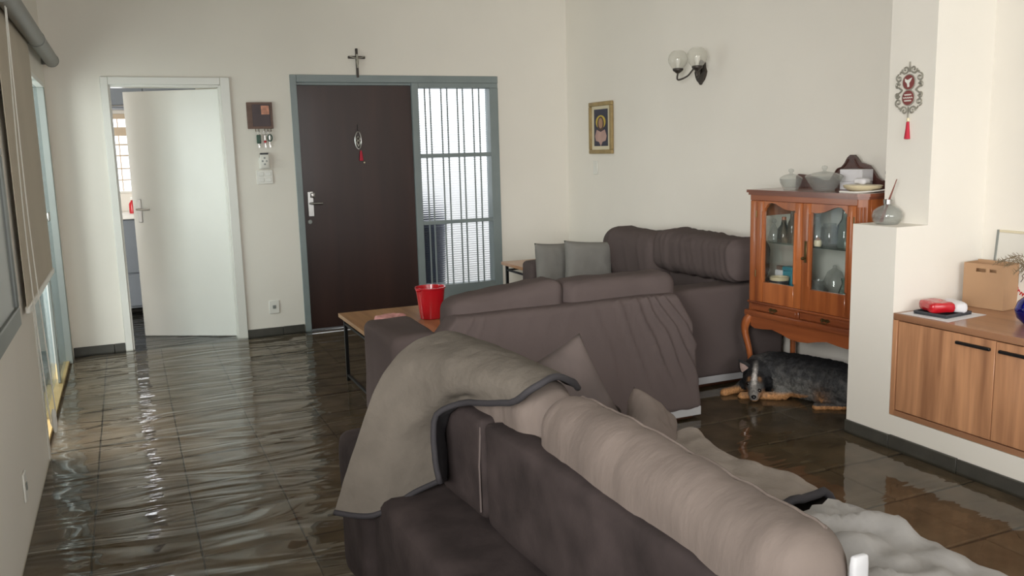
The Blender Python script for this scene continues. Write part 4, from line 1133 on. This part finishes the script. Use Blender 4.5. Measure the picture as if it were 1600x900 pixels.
obj('bucket_body', lathe([(0, 0.0005), (0.066, 0.0005), (0.070, 0.004), (0.092, 0.188), (0.098, 0.192), (0.098, 0.200), (0.091, 0.200), (0.088, 0.186), (0.066, 0.008), (0, 0.007)], 32, (bx, by, 0.452)), M['red'], bk)
for a in (0.4, 0.4 + PI):
    obj('lug', blk((bx + 0.098 * math.cos(a) - 0.016, by + 0.098 * math.sin(a) - 0.016, 0.452 + 0.180), (bx + 0.098 * math.cos(a) + 0.016, by + 0.098 * math.sin(a) + 0.016, 0.452 + 0.2015), 0.008, (4, 4, 4)), M['red'], bk, smooth=True)
pc = obj('folded_cloth', place(softbox((0.17, 0.12, 0.045), 0.022, (18, 14, 6), lambda p, n: 0.012 * nz(p, 22, 2) + 0.008 * nz(p, 45, 4)), (1.42, 5.12, 0.483), (0, 0, 0.5)), M['pink'], smooth=True)
tag(pc, 'crumpled pink cloth lying on the coffee table', 'cloth')

# ------------------------------------------------------------------ china cabinet
CB = thing('china_cabinet', 'cherry wood china cabinet with two scalloped glass doors on cabriole legs', 'cabinet', (3.37, 4.15, 0), (0, 0, math.radians(-84.87)))
def flat(z): return Matrix(((1, 0, 0, 0), (0, 0, 1, 0), (0, 1, 0, z), (0, 0, 0, 1)))   # outline in x-y, height along z
def c_(name, bm, m, par=CB, **k): return obj(name, bm, m, par, world=False, **k)
bm = bmesh.new()
add_prism(bm, [(-0.014, -0.018), (0.775, -0.018), (0.822, 0.022), (0.822, 0.385), (-0.014, 0.385)], 0.016, flat(1.204))
add_prism(bm, [(-0.006, -0.010), (0.771, -0.010), (0.813, 0.026), (0.813, 0.38), (-0.006, 0.38)], 0.0135, flat(1.190))
c_('top', bm, M['cherry_dark'])
c_('frieze', box((0.001, 0.0, 1.158), (0.762, 0.022, 1.190), 0.001), M['cherryx'])
c_('corner_post', box((0.0, 0.0, 0.50), (0.052, 0.05, 1.1575), 0.006, 2), M['cherry'])
# chamfered corner with three half-round flutes
bm = bmesh.new()
add_prism(bm, [(0.758, 0.004), (0.766, 0.004), (0.800, 0.034), (0.800, 0.06), (0.758, 0.06)], 0.6895, flat(0.50))
bmesh.ops.recalc_face_normals(bm, faces=bm.faces[:])
cp = c_('corner_post', bm, M['cherry'])
for k in range(3):
    x, y = 0.7655 + 0.0125 * k, 0.004 + 0.011 * k
    c_('flute', tube([(x, y, 0.53), (x, y, 1.15)], 0.0062, 8), M['cherry'], cp)
def side(x0):
    s = c_('side_rail', box((x0, 0.061, 1.06), (x0 + 0.018, 0.362, 1.1895), 0.001), M['cherry'])
    c_('side_rail', box((x0, 0.061, 0.50), (x0 + 0.018, 0.362, 0.66), 0.001), M['cherry'])
    c_('side_stile', box((x0, 0.3625, 0.50), (x0 + 0.018, 0.3735, 1.1895), 0.001), M['cherry'])
    c_('side_pane', box((x0 + 0.007, 0.061, 0.66), (x0 + 0.010, 0.362, 1.06)), M['pane'])
side(0.0); side(0.782)
c_('inner_back', box((0.0185, 0.366, 0.575), (0.7815, 0.370, 1.189)), mat('pale_inner_back', (206, 206, 198), 0.6, vary=0.03))
c_('back_board', box((0.0, 0.3745, 0.50), (0.80, 0.380, 1.1895)), M['crest'])
c_('cabinet_floor', box((0.0185, 0.051, 0.562), (0.7815, 0.3655, 0.580), 0.001), M['cherryx'])
c_('glass_shelf', box((0.053, 0.055, 0.908), (0.757, 0.36, 0.916)), M['shelfglass'])
LE = [(0.113, 1.098), (0.120, 1.108), (0.121, 1.118), (0.130, 1.120), (0.138, 1.134), (0.155, 1.146), (0.175, 1.149), (0.205, 1.143), (0.235, 1.130), (0.265, 1.118), (0.295, 1.112), (0.325, 1.110), (0.352, 1.112)]
def cab_door(x0, x1, g0, g1, edge, hinge_left):
    bm = bmesh.new()
    add_box(bm, (x0, -0.006, 0.562), (g0, 0.018, 1.157), 0.005, 2)
    add_box(bm, (g1, -0.006, 0.562), (x1, 0.018, 1.157), 0.005, 2)
    add_box(bm, (g0 + 0.0003, -0.005, 0.5625), (g1 - 0.0003, 0.017, 0.684), 0.003)
    add_prism(bm, [(g0 + 0.0003, 1.1565)] + edge + [(g1 - 0.0003, 1.1565)], 0.021, Matrix.Translation((0, -0.0045, 0)))
    d = c_('glazed_door', bm, M['cherry'])
    c_('pane', box((g0 - 0.006, 0.006, 0.678), (g1 + 0.006, 0.009, 1.154)), M['pane'], d)
    xs = g0 - 0.008 if hinge_left else g1 + 0.008
    c_('bead', tube([(g0 - 0.006, -0.007, 0.70), (g0 - 0.006, -0.007, 1.10)], 0.0075, 8), M['cherry'], d)
    c_('bead', tube([(g1 + 0.006, -0.007, 0.70), (g1 + 0.006, -0.007, 1.10)], 0.0075, 8), M['cherry'], d)
    hx = x0 + 0.006 if hinge_left else x1 - 0.006
    for z in (0.73, 1.08):
        c_('hinge', tube([(hx, -0.008, z - 0.02), (hx, -0.008, z + 0.02)], 0.004, 6), M['brass'], d)
    return d
E1 = [(max(0.1163, min(0.3497, x)), z) for x, z in LE]
cab_door(0.0535, 0.404, 0.116, 0.350, E1, True)
E2 = sorted([(0.4653 + (0.3497 - x) * (0.2424 / 0.2334), z - 0.004) for x, z in E1])
dd = cab_door(0.406, 0.757, 0.465, 0.708, E2, False)
c_('lock_plate', box((0.425, -0.010, 0.83), (0.443, -0.006, 0.95), 0.003), M['brass'], dd)
c_('door_knob', lathe([(0, 0), (0.006, 0), (0.005, 0.010), (0.010, 0.016), (0.008, 0.024), (0, 0.026)], 14, (0.434, -0.010, 0.855), Matrix.Rotation(PI / 2, 4, 'X')), M['brass'], dd)
c_('moulding', box((-0.004, -0.010, 0.548), (0.775, 0.04, 0.5615), 0.004, 2), M['cherryx'])
for x0, x1 in ((0.02, 0.392), (0.400, 0.772)):
    dw = c_('drawer', box((x0, -0.004, 0.506), (x1, 0.30, 0.5475), 0.003), M['cherryx'])
    c_('drawer_bead', box((x0 + 0.02, -0.008, 0.513), (x1 - 0.02, -0.0042, 0.5405), 0.002), M['cherryx'], dw)
    xc = (x0 + x1) / 2
    bm = prism([(-0.035, 0.0), (-0.02, 0.011), (0, 0.007), (0.02, 0.011), (0.035, 0.0), (0.02, -0.009), (0, -0.006), (-0.02, -0.009)], 0.003, Matrix.Translation((xc, -0.0115, 0.527)))
    pl = c_('pull_plate', bm, M['brass'], dw)
    obj('pull_ring', tube(curve_pts([(xc - 0.022, -0.012, 0.528), (xc - 0.016, -0.02, 0.517), (xc, -0.022, 0.513), (xc + 0.016, -0.02, 0.517), (xc + 0.022, -0.012, 0.528)], 4), 0.0025, 6), M['brass'], dw, world=False)
c_('waist', box((-0.018, -0.020, 0.470), (0.805, 0.39, 0.5045), 0.006, 2), M['cherryx'])
AP = [(0.03, 0.469), (0.03, 0.41), (0.06, 0.398), (0.12, 0.402), (0.20, 0.412), (0.27, 0.398), (0.33, 0.382), (0.40, 0.376), (0.47, 0.382), (0.53, 0.398), (0.60, 0.412), (0.68, 0.402), (0.74, 0.398), (0.77, 0.41), (0.77, 0.469)]
c_('apron', prism(AP, 0.02, Matrix.Translation((0, -0.010, 0))), M['cherryx'])
for x in (0.002, 0.778):
    c_('side_apron', box((x, 0.03, 0.41), (x + 0.02, 0.36, 0.469), 0.002), M['cherryx'])
for x, y, sx2, sy2 in ((0.015, 0.005, -1, -1), (0.785, 0.005, 1, -1), (0.015, 0.365, -1, 1), (0.785, 0.365, 1, 1)):
    k = 0.018 if sy2 < 0 else 0.008
    pts = curve_pts([(x, y, 0.469), (x + sx2 * k, y + sy2 * k, 0.43), (x + sx2 * k * 1.3, y + sy2 * k * 1.3, 0.37), (x + sx2 * k * 0.3, y + sy2 * k * 0.3, 0.26), (x - sx2 * k * 0.3, y - sy2 * k * 0.3, 0.14), (x - sx2 * k * 0.1, y - sy2 * k * 0.1, 0.05), (x + sx2 * k * 0.6, y + sy2 * k * 0.6, 0.0)], 4)
    n_ = len(pts); rs = []
    for i in range(n_):
        t = i / (n_ - 1)
        rs.append(0.027 + 0.004 * math.exp(-((t - 0.18) / 0.12) ** 2) - 0.010 * min(1, t / 0.6) + 0.006 * max(0, (t - 0.85) / 0.15))
    c_('leg', tube(pts, rs, 8), M['cherry'], angle=60)
CR = [(0.01, 1.2205), (0.012, 1.285), (0.03, 1.298), (0.10, 1.292), (0.17, 1.275), (0.23, 1.262), (0.265, 1.268), (0.29, 1.300), (0.315, 1.332), (0.345, 1.342), (0.365, 1.362), (0.385, 1.395), (0.405, 1.410), (0.43, 1.410), (0.45, 1.392), (0.47, 1.368), (0.50, 1.362), (0.535, 1.350), (0.56, 1.322), (0.59, 1.285), (0.625, 1.268), (0.68, 1.275), (0.74, 1.292), (0.775, 1.298), (0.79, 1.285), (0.792, 1.2205)]
crs = c_('carved_crest', prism(CR, 0.02, Matrix.Translation((0, 0.358, 0))), M['crest'])
for s in (-1, 1):
    c_('carving', tube(curve_pts([(0.415 + s * a, 0.355, b) for a, b in ((0.02, 1.385), (0.05, 1.345), (0.09, 1.33), (0.11, 1.30), (0.09, 1.285), (0.075, 1.30))], 4), 0.005, 6), M['crest'], crs)

def on_cab(name, label, cat, x, y, z, group=None):
    mw = Matrix.Translation((3.37, 4.15, 0)) @ Matrix.Rotation(math.radians(-84.87), 4, 'Z')
    l = mw @ Vector((x, y, z))
    return thing(name, label, cat, tuple(l), (0, 0, math.radians(-84.87)), group)
def part(t, name, bm, m, **k): return obj(name, bm, m, t, world=False, **k)
# on top of the cabinet
t = on_cab('sugar_bowl', 'small clear glass sugar bowl with knobbed lid at the far end of the cabinet top', 'bowl', 0.215, 0.10, 1.2205)
part(t, 'bowl_body', lathe([(0, 0.0), (0.040, 0.0), (0.042, 0.006), (0.060, 0.040), (0.064, 0.062), (0.060, 0.062), (0.054, 0.040), (0.036, 0.010), (0, 0.008)], 20), M['crystal'])
l_ = part(t, 'lid', lathe([(0.064, 0.063), (0.060, 0.070), (0.040, 0.082), (0.012, 0.090), (0.008, 0.096), (0.016, 0.106), (0.014, 0.116), (0, 0.120)], 20), M['crystal'])
t = on_cab('lidded_bowl', 'wide cut-glass bowl with a lid on the cabinet top', 'bowl', 0.455, 0.10, 1.2205)
part(t, 'bowl_body', lathe([(0, 0.0), (0.056, 0.0), (0.058, 0.006), (0.080, 0.040), (0.104, 0.078), (0.100, 0.080), (0.076, 0.042), (0.052, 0.009), (0, 0.007)], 14), M['crystal'])
part(t, 'lid', lathe([(0.106, 0.081), (0.098, 0.086), (0.060, 0.098), (0.014, 0.106), (0.007, 0.112), (0.016, 0.124), (0.014, 0.136), (0, 0.140)], 14), M['crystal'])
t = on_cab('white_box', 'plain white cardboard box in front of the carved crest', 'box', 0.500, 0.30, 1.2205)
part(t, 'box_body', box((-0.075, -0.045, 0.045), (0.075, 0.045, 0.112), 0.002), M['paper'])
part(t, 'box_base', box((-0.074, -0.044, 0), (0.074, 0.044, 0.0449), 0.002), M['paper'])
t = on_cab('white_dish', 'low oval white dish with its lid on the cabinet top', 'dish', 0.66, 0.16, 1.2205)
part(t, 'dish_body', lathe([(0, 0.0), (0.07, 0.0), (0.105, 0.020), (0.110, 0.034), (0.100, 0.036), (0.06, 0.038), (0, 0.040)], 24, sq=0.75), M['cream'])
part(t, 'napkin', place(softbox((0.075, 0.06, 0.03), 0.013, (8, 8, 4), soft(0.006, 30, 1)), (-0.01, 0.01, 0.054)), M['paper'], smooth=True)
t = on_cab('power_cable', 'thin white cable looping up behind the white dish', 'cable', 0.72, 0.20, 1.2205)
part(t, 'cable_loop', tube(curve_pts([(-0.10, -0.17, 0.004), (0.02, -0.13, 0.004), (0.06, 0.03, 0.02), (0.075, 0.08, 0.09), (0.06, 0.09, 0.122)], 6), 0.004, 6), M['whiteplastic'])
part(t, 'plug', lathe([(0, 0), (0.008, 0.002), (0.009, 0.016), (0.005, 0.022), (0, 0.022)], 10, (0.058, 0.092, 0.118)), M['chrome'])
t = on_cab('crest_shade_filler', 'dark grey case for the shaded crest wing at the pier end of the cabinet top', 'case', 0.752, 0.30, 1.2205)  # added dark block stands in for shade on the crest wing
part(t, 'filler_body', box((-0.028, -0.05, 0.0), (0.055, 0.05, 0.085), 0.006, 2), M['darkgrey'])
part(t, 'filler_lid', box((-0.0285, -0.0505, 0.0855), (0.0555, 0.0505, 0.108), 0.006, 2), M['darkgrey'])
# inside: upper shelf
def bottle(label, x, y, z, prof, m, capm=None, cap=None, cat='bottle', name='glass_bottle', group=None, seg=16):
    t = on_cab(name, label, cat, x, y, z, group)
    part(t, 'bottle_body', lathe(prof, seg), m)
    if cap: part(t, 'stopper', lathe(cap, 12), capm or m)
    return t
ZU, ZL = 0.9165, 0.5805
bottle('small clear perfume bottle with ball stopper, upper shelf nearest the hinge', 0.098, 0.095, ZU, [(0, 0), (0.030, 0), (0.034, 0.02), (0.030, 0.06), (0.014, 0.085), (0.010, 0.10), (0, 0.10)], M['crystal'], cap=[(0, 0.1005), (0.010, 0.105), (0.015, 0.118), (0.010, 0.130), (0, 0.133)], name='perfume_bottle')
bottle('squat brown glass bottle in the middle of the upper shelf behind the first door', 0.17, 0.1, ZU, [(0, 0), (0.036, 0), (0.038, 0.01), (0.036, 0.075), (0.018, 0.100), (0.014, 0.128), (0, 0.128)], M['glassbrown'], M['cherry'], [(0, 0.1285), (0.014, 0.1285), (0.013, 0.146), (0, 0.147)])
bottle('tall slim dark bottle beside the cabinet centre post, upper shelf', 0.232, 0.1, ZU, [(0, 0), (0.024, 0), (0.026, 0.008), (0.025, 0.11), (0.012, 0.140), (0.010, 0.185), (0, 0.185)], M['glassbrown'], M['blackplastic'], [(0, 0.1855), (0.012, 0.1855), (0.012, 0.20), (0, 0.201)])
bottle('clear stoppered decanter on the upper shelf behind the second door', 0.395, 0.125, ZU, [(0, 0), (0.040, 0), (0.046, 0.03), (0.038, 0.09), (0.013, 0.12), (0.012, 0.15), (0, 0.15)], M['crystal'], cap=[(0, 0.1505), (0.010, 0.155), (0.018, 0.17), (0.010, 0.19), (0, 0.193)], name='decanter', cat='decanter')
bottle('wide clear glass jar on the upper shelf behind the second door', 0.49, 0.115, ZU, [(0, 0), (0.045, 0), (0.05, 0.01), (0.048, 0.10), (0.036, 0.115), (0.036, 0.125), (0.03, 0.125), (0.03, 0.11), (0.044, 0.095), (0.044, 0.012), (0, 0.008)], M['crystal'], cat='jar', name='glass_jar')
bottle('tall dark bottle on the upper shelf nearest the pier', 0.585, 0.12, ZU, [(0, 0), (0.036, 0), (0.038, 0.01), (0.037, 0.12), (0.016, 0.155), (0.013, 0.20), (0, 0.20)], M['glassgreen'], M['blackplastic'], [(0, 0.2005), (0.015, 0.2005), (0.015, 0.22), (0, 0.221)])
t = on_cab('cream_pot', 'tiny cream ceramic pot in front on the upper shelf behind the second door', 'pot', 0.445, 0.075, ZU)
part(t, 'pot_body', lathe([(0, 0), (0.018, 0), (0.024, 0.015), (0.020, 0.032), (0.016, 0.034), (0.016, 0.030), (0, 0.028)], 14), M['cream'])
part(t, 'pot_lid', lathe([(0.018, 0.0345), (0.012, 0.042), (0.004, 0.046), (0.004, 0.052), (0, 0.053)], 12), M['skin'])
# lower shelf
t = on_cab('dark_mug', 'dark mug with a pale rim on the cabinet floor', 'mug', 0.13, 0.115, ZL)
part(t, 'mug_body', lathe([(0, 0.0005), (0.050, 0.0005), (0.053, 0.01), (0.053, 0.105), (0.048, 0.105), (0.048, 0.012), (0, 0.010)], 20), M['darkgrey'])
part(t, 'mug_rim', lathe([(0.0485, 0.1055), (0.0555, 0.1055), (0.0565, 0.125), (0.0485, 0.125)], 20), M['cream'])
part(t, 'mug_handle', tube(curve_pts([(-0.052, 0, 0.085), (-0.08, 0, 0.08), (-0.083, 0, 0.04), (-0.053, 0, 0.025)], 4), 0.006, 6), M['darkgrey'])
t = on_cab('teal_box', 'small teal box behind the dark mug', 'box', 0.12, 0.215, ZL)
part(t, 'box_body', box((-0.036, -0.028, 0), (0.036, 0.028, 0.15), 0.003), M['teal'])
part(t, 'box_lid', box((-0.038, -0.030, 0.1505), (0.038, 0.030, 0.175), 0.003), M['teal'])
t = on_cab('paper_packet', 'cream packet with a brown top behind the dark mug', 'packet', 0.055, 0.205, ZL)
part(t, 'packet_body', box((-0.030, -0.02, 0), (0.030, 0.02, 0.15), 0.004, 2), M['paper'])
part(t, 'packet_top', box((-0.028, -0.012, 0.1505), (0.028, 0.012, 0.175), 0.003), M['keywood'])
bottle('little white jar beside the dark mug on the cabinet floor', 0.235, 0.085, ZL, [(0, 0), (0.018, 0), (0.02, 0.01), (0.018, 0.035), (0, 0.036)], M['whiteplastic'], M['chrome'], [(0, 0.0365), (0.017, 0.0365), (0.017, 0.047), (0, 0.048)], cat='jar', name='glass_jar')
bottle('round clear jug on the cabinet floor behind the second door', 0.405, 0.13, ZL, [(0, 0), (0.045, 0), (0.062, 0.04), (0.056, 0.085), (0.032, 0.11), (0.036, 0.135), (0.031, 0.135), (0.027, 0.11), (0.050, 0.083), (0.056, 0.04), (0.04, 0.006), (0, 0.006)], M['crystal'], name='glass_jug', cat='jug')
bottle('greenish glass carafe on the cabinet floor nearest the pier', 0.6, 0.12, ZL, [(0, 0), (0.045, 0), (0.05, 0.02), (0.03, 0.10), (0.016, 0.14), (0.022, 0.17), (0.018, 0.17), (0.012, 0.14), (0.026, 0.10), (0.045, 0.02), (0, 0.006)], M['glassgreen'], name='carafe', cat='carafe')
bottle('large clear domed jar at the back of the cabinet floor', 0.4, 0.27, ZL, [(0, 0), (0.055, 0), (0.06, 0.02), (0.06, 0.12), (0.04, 0.17), (0.012, 0.19), (0.012, 0.205), (0, 0.21)], M['crystal'], name='glass_jar', cat='jar')
t = on_cab('blue_bowl', 'small grey-blue bowl in front on the cabinet floor behind the second door', 'bowl', 0.505, 0.085, ZL)
part(t, 'bowl_body', lathe([(0, 0), (0.026, 0), (0.030, 0.006), (0.046, 0.05), (0.043, 0.051), (0.027, 0.01), (0, 0.008)], 18), M['greyblue'])
part(t, 'bowl_foot', lathe([(0.0, -0.0003), (0.028, -0.0003), (0.028, 0.0), (0, 0.0)], 18), M['greyblue'])

# ------------------------------------------------------------------ the dog, lying under the front of the cabinet
def add_ball_chain(bm, pts, rs, seg=14, step=0.35):
    """overlapping spheres along a bone chain"""
    P = [Vector(p) for p in pts]
    for i in range(len(P) - 1):
        L = (P[i + 1] - P[i]).length; n = max(1, int(L / (step * min(rs[i], rs[i + 1]))))
        for k in range(n + (i == len(P) - 2)):
            t = k / n
            bmesh.ops.create_icosphere(bm, subdivisions=2, radius=rs[i] * (1 - t) + rs[i + 1] * t, matrix=Matrix.Translation(P[i].lerp(P[i + 1], t)))
DOG = thing('dog', 'black and grey cattle dog with tan legs lying under the china cabinet', 'dog', (3.45, 3.9, 0))
bm = bmesh.new()
add_ball_chain(bm, [(3.36, 4.03, 0.15), (3.43, 4.00, 0.145), (3.50, 3.90, 0.142), (3.555, 3.78, 0.138), (3.60, 3.66, 0.132), (3.605, 3.575, 0.115)], [0.095, 0.125, 0.13, 0.13, 0.13, 0.10])
add_ball_chain(bm, [(3.49, 3.90, 0.10), (3.54, 3.76, 0.095)], [0.097, 0.092])                        # belly
add_ball_chain(bm, [(3.37, 4.035, 0.155), (3.325, 4.018, 0.118)], [0.098, 0.080])                       # neck into skull
add_ball_chain(bm, [(3.325, 4.018, 0.118), (3.300, 3.988, 0.102), (3.278, 3.962, 0.086)], [0.080, 0.074, 0.056])
add_ball_chain(bm, [(3.278, 3.962, 0.080), (3.245, 3.925, 0.060), (3.212, 3.892, 0.046)], [0.050, 0.041, 0.030])   # muzzle
add_ball_chain(bm, [(3.275, 3.95, 0.058), (3.225, 3.905, 0.034)], [0.042, 0.024])                       # jaw
add_ball_chain(bm, [(3.345, 4.045, 0.10), (3.31, 4.10, 0.055), (3.255, 4.105, 0.032), (3.195, 4.105, 0.028), (3.168, 4.105, 0.026)], [0.06, 0.040, 0.028, 0.024, 0.027])    # foreleg stretched out
add_ball_chain(bm, [(3.44, 3.93, 0.09), (3.41, 3.875, 0.045), (3.36, 3.888, 0.032), (3.30, 3.94, 0.028), (3.24, 3.985, 0.025), (3.218, 4.003, 0.024)], [0.07, 0.042, 0.028, 0.024, 0.022, 0.026])   # foreleg under the chin
add_ball_chain(bm, [(3.60, 3.64, 0.12), (3.555, 3.66, 0.085), (3.52, 3.70, 0.055)], [0.105, 0.085, 0.05])      # thigh, knee
add_ball_chain(bm, [(3.52, 3.70, 0.055), (3.545, 3.60, 0.04), (3.56, 3.555, 0.034)], [0.045, 0.032, 0.026])      # shank to hock
add_ball_chain(bm, [(3.56, 3.555, 0.032), (3.50, 3.595, 0.026), (3.455, 3.625, 0.024), (3.44, 3.632, 0.023)], [0.026, 0.022, 0.022, 0.027])   # hind foot
add_ball_chain(bm, [(3.63, 3.55, 0.10), (3.66, 3.48, 0.05), (3.63, 3.42, 0.03), (3.56, 3.40, 0.026)], [0.05, 0.035, 0.028, 0.018])   # tail
# toes
for base, dr in (((3.158, 4.105, 0.018), Vector((-1, -0.15, 0))), ((3.208, 4.012, 0.017), Vector((-0.85, 0.4, 0))), ((3.430, 3.638, 0.017), Vector((-0.9, 0.3, 0)))):
    sd = Vector((-dr.y, dr.x, 0)).normalized()
    for k in (-1.5, -0.5, 0.5, 1.5):
        p = Vector(base) + sd * 0.010 * k + dr.normalized() * (0.008 - 0.003 * abs(k))
        bmesh.ops.create_icosphere(bm, subdivisions=2, radius=0.0105, matrix=Matrix.Translation(p))
tmp = bpy.data.meshes.new('dog_tmp'); bm.to_mesh(tmp); bm.free()
to = bpy.data.objects.new('dog_tmp', tmp); COL.objects.link(to)
rmod = to.modifiers.new('remesh', 'REMESH'); rmod.mode = 'VOXEL'; rmod.voxel_size = 0.0065
smod = to.modifiers.new('smooth', 'SMOOTH'); smod.factor = 0.5; smod.iterations = 5
bpy.context.view_layer.update()
ev = to.evaluated_get(bpy.context.evaluated_depsgraph_get())
bm = bmesh.new(); bm.from_mesh(ev.to_mesh()); ev.to_mesh_clear()
bpy.data.objects.remove(to)
for v in bm.verts:
    if v.co.z < 0.003: v.co.z = 0.003
# fur tufts as slight relief, coat colours per point
for v in bm.verts:
    if v.co.x > 3.34: v.co += v.normal * (0.004 * noise.noise(v.co * 40) + 0.003 * noise.noise(Vector((v.co.x * 90, v.co.y * 90, v.co.z * 30))))
cl = bm.verts.layers.float_color.new('coat')
HA = Vector((-0.62, -0.62, -0.46)).normalized(); HC = Vector((3.318, 4.01, 0.118)); HS = Vector((0.707, -0.707, 0))
C_BLACK, C_GREY, C_DARK, C_WHITE, C_TAN, C_LIGHT = (Vector(lin(c)[:3]) for c in ((26, 26, 28), (88, 86, 84), (52, 52, 53), (206, 200, 194), (176, 128, 84), (120, 118, 114)))
def band(x, a, b): return max(0, min(1, (x - a) / (b - a)))
for v in bm.verts:
    p = v.co; n = 0.5 + 0.5 * noise.noise(p * 28); n2 = 0.5 + 0.5 * noise.noise(p * 70)
    d = p - HC; f = d.dot(HA); s = d.dot(HS)
    c = C_DARK.lerp(C_GREY, band(n, 0.45, 0.7) * 0.6)
    # black saddle and dark collar
    sad = band(p.z, 0.16, 0.24) * band(4.03 - p.y, 0.02, 0.08) * (0.85 + 0.3 * n - 0.15)
    c = c.lerp(C_BLACK, min(1, sad))
    # lighter mottled flank and belly
    fl2 = band(0.15 - p.z, -0.02, 0.07) * band(3.99 - p.y, 0.02, 0.08) * band(p.y, 3.66, 3.72)
    c = c.lerp(C_LIGHT, fl2 * (0.35 + 0.5 * n2))
    # legs
    legs = band(0.062 - p.z, 0.0, 0.02) * (1 if (p.x < 3.345 or p.y < 3.95) else 0)
    if p.y > 3.66 and p.x > 3.47: legs = 0
    if f < 0.16 or p.z < 0.03: c = c.lerp(C_TAN, legs)
    thigh = math.exp(-((p - Vector((3.50, 3.66, 0.06))).length / 0.05) ** 2)
    c = c.lerp(C_TAN, 0.6 * thigh * n2)
    # head
    inhead = (d.length < 0.112 or (f > 0.02 and f < 0.24 and abs(s) < 0.072 and abs(d.cross(HA).length) < 0.09)) and p.z > 0.030 and p.x < 3.39
    if inhead:
        hc = C_BLACK
        blaze = band(0.012 + 0.05 * max(0, f - 0.02) + 0.006 * (n2 - 0.5) - abs(s), -0.006, 0.010) * band(f, -0.05, 0.0)
        hc = hc.lerp(C_GREY, band(f, 0.075, 0.105))
        hc = hc.lerp(C_WHITE, blaze * (0.25 + 0.6 * math.exp(-((f - 0.055) / 0.05) ** 2)))
        hc = hc.lerp(C_LIGHT, band(f, 0.12, 0.16) * 0.5)
        brow = math.exp(-((f - 0.07) / 0.012) ** 2) * math.exp(-((abs(s) - 0.030) / 0.010) ** 2)
        hc = hc.lerp(C_TAN, 0.5 * brow)
        cheek = band(abs(s), 0.024, 0.04) * band(f, 0.07, 0.10) * band(0.07 - p.z, -0.01, 0.01)
        hc = hc.lerp(C_TAN, 0.7 * cheek)
        c = hc
    v[cl] = (c.x, c.y, c.z, 1)
fur, nt, N, L, b = new_mat('dog_fur')
at = N.new('ShaderNodeAttribute'); at.attribute_name = 'coat'
tc = N.new('ShaderNodeTexCoord'); n1 = N.new('ShaderNodeTexNoise'); n1.inputs['Scale'].default_value = 95; n1.inputs['Detail'].default_value = 4
L.new(tc.outputs['Object'], n1.inputs['Vector'])
mr = N.new('ShaderNodeMapRange'); mr.inputs['From Min'].default_value = 0.3; mr.inputs['From Max'].default_value = 0.7; mr.inputs['To Min'].default_value = 0.65; mr.inputs['To Max'].default_value = 1.4
L.new(n1.outputs['Fac'], mr.inputs['Value'])
mm = N.new('ShaderNodeVectorMath'); mm.operation = 'SCALE'
L.new(at.outputs['Color'], mm.inputs[0]); L.new(mr.outputs[0], mm.inputs['Scale']); L.new(mm.outputs[0], b.inputs['Base Color'])
bp = N.new('ShaderNodeBump'); bp.inputs['Strength'].default_value = 0.5; bp.inputs['Distance'].default_value = 0.006
L.new(n1.outputs['Fac'], bp.inputs['Height']); L.new(bp.outputs[0], b.inputs['Normal'])
b.inputs['Roughness'].default_value = 0.65; b.inputs['Specular IOR Level'].default_value = 0.3
dog_bvh = BVHTree.FromBMesh(bm)
obj('body', bm, fur, DOG, smooth=True)
def ear(base, tip, side_v):
    B, Tp = Vector(base), Vector(tip); ax = Tp - B
    w0 = Vector(side_v).length; w_ = (Vector(side_v) - ax * (Vector(side_v).dot(ax) / ax.length_squared)).normalized(); nrm = ax.cross(w_).normalized()
    bm = bmesh.new(); rows = []
    n = 7
    for i in range(n + 1):
        t = i / n; wd = 0.033 * w0 * (1 - t ** 1.6) * (1 + 0.25 * math.sin(PI * t)) + 0.0015
        c = B + ax * t
        rows.append([bm.verts.new(c + w_ * wd * math.cos(a) + nrm * (0.35 * wd * math.sin(a) + (0.010 * math.sin(PI * t) if math.sin(a) > 0 else 0.014 * (1 - t)))) for a in [2 * PI * k / 12 for k in range(12)]])
    for A, Bq in zip(rows, rows[1:]):
        for k in range(12): bm.faces.new((A[k], A[(k + 1) % 12], Bq[(k + 1) % 12], Bq[k]))
    bm.faces.new(rows[-1]); bm.faces.new(rows[0])
    return bm
M['earfur'] = mat('black_ear_fur', (30, 29, 30), 0.8, vary=0.2, scale=60)
M['earpink'] = mat('inner_ear_skin', (146, 124, 116), 0.7, vary=0.15, scale=40)
HU = HS.cross(HA).normalized()
if HU.z < 0: HU = -HU
for s in (-1, 1):
    bse = HC + HS * 0.050 * s + HU * 0.050 - HA * 0.012; tip = HC + HS * 0.100 * s + HU * 0.098 - HA * 0.045
    e = obj('ear', ear(bse, tip, (HS * 0.8 * s - HU * 0.5 + HA * 0.25)), M['earfur'], DOG, smooth=True)
    obj('inner_ear', ear(bse + (tip - bse) * 0.12 + HA * 0.017, bse + (tip - bse) * 0.82 + HA * 0.014, (HS * 0.8 * s - HU * 0.5 + HA * 0.25) * 0.6), M['earpink'], e, smooth=True)
M['eye'] = mat('dark_eye', (24, 18, 15), 0.08, vary=0.0)
M['nose'] = mat('black_nose', (18, 17, 18), 0.3, vary=0.05)
for s in (-1, 1):
    hit = dog_bvh.ray_cast(HC + HA * 0.4 + HS * 0.034 * s + HU * 0.028, -HA)
    p = hit[0] - HA * 0.005
    bm = bmesh.new(); bmesh.ops.create_icosphere(bm, subdivisions=3, radius=0.0115, matrix=Matrix.Translation(p)); obj('eye', bm, M['eye'], DOG, smooth=True)
bm = bmesh.new(); bmesh.ops.create_icosphere(bm, subdivisions=3, radius=0.0145, matrix=Matrix.Translation((3.194, 3.874, 0.052)) @ Matrix.Diagonal((1, 1, 0.85, 1))); obj('nose', bm, M['nose'], DOG, smooth=True)
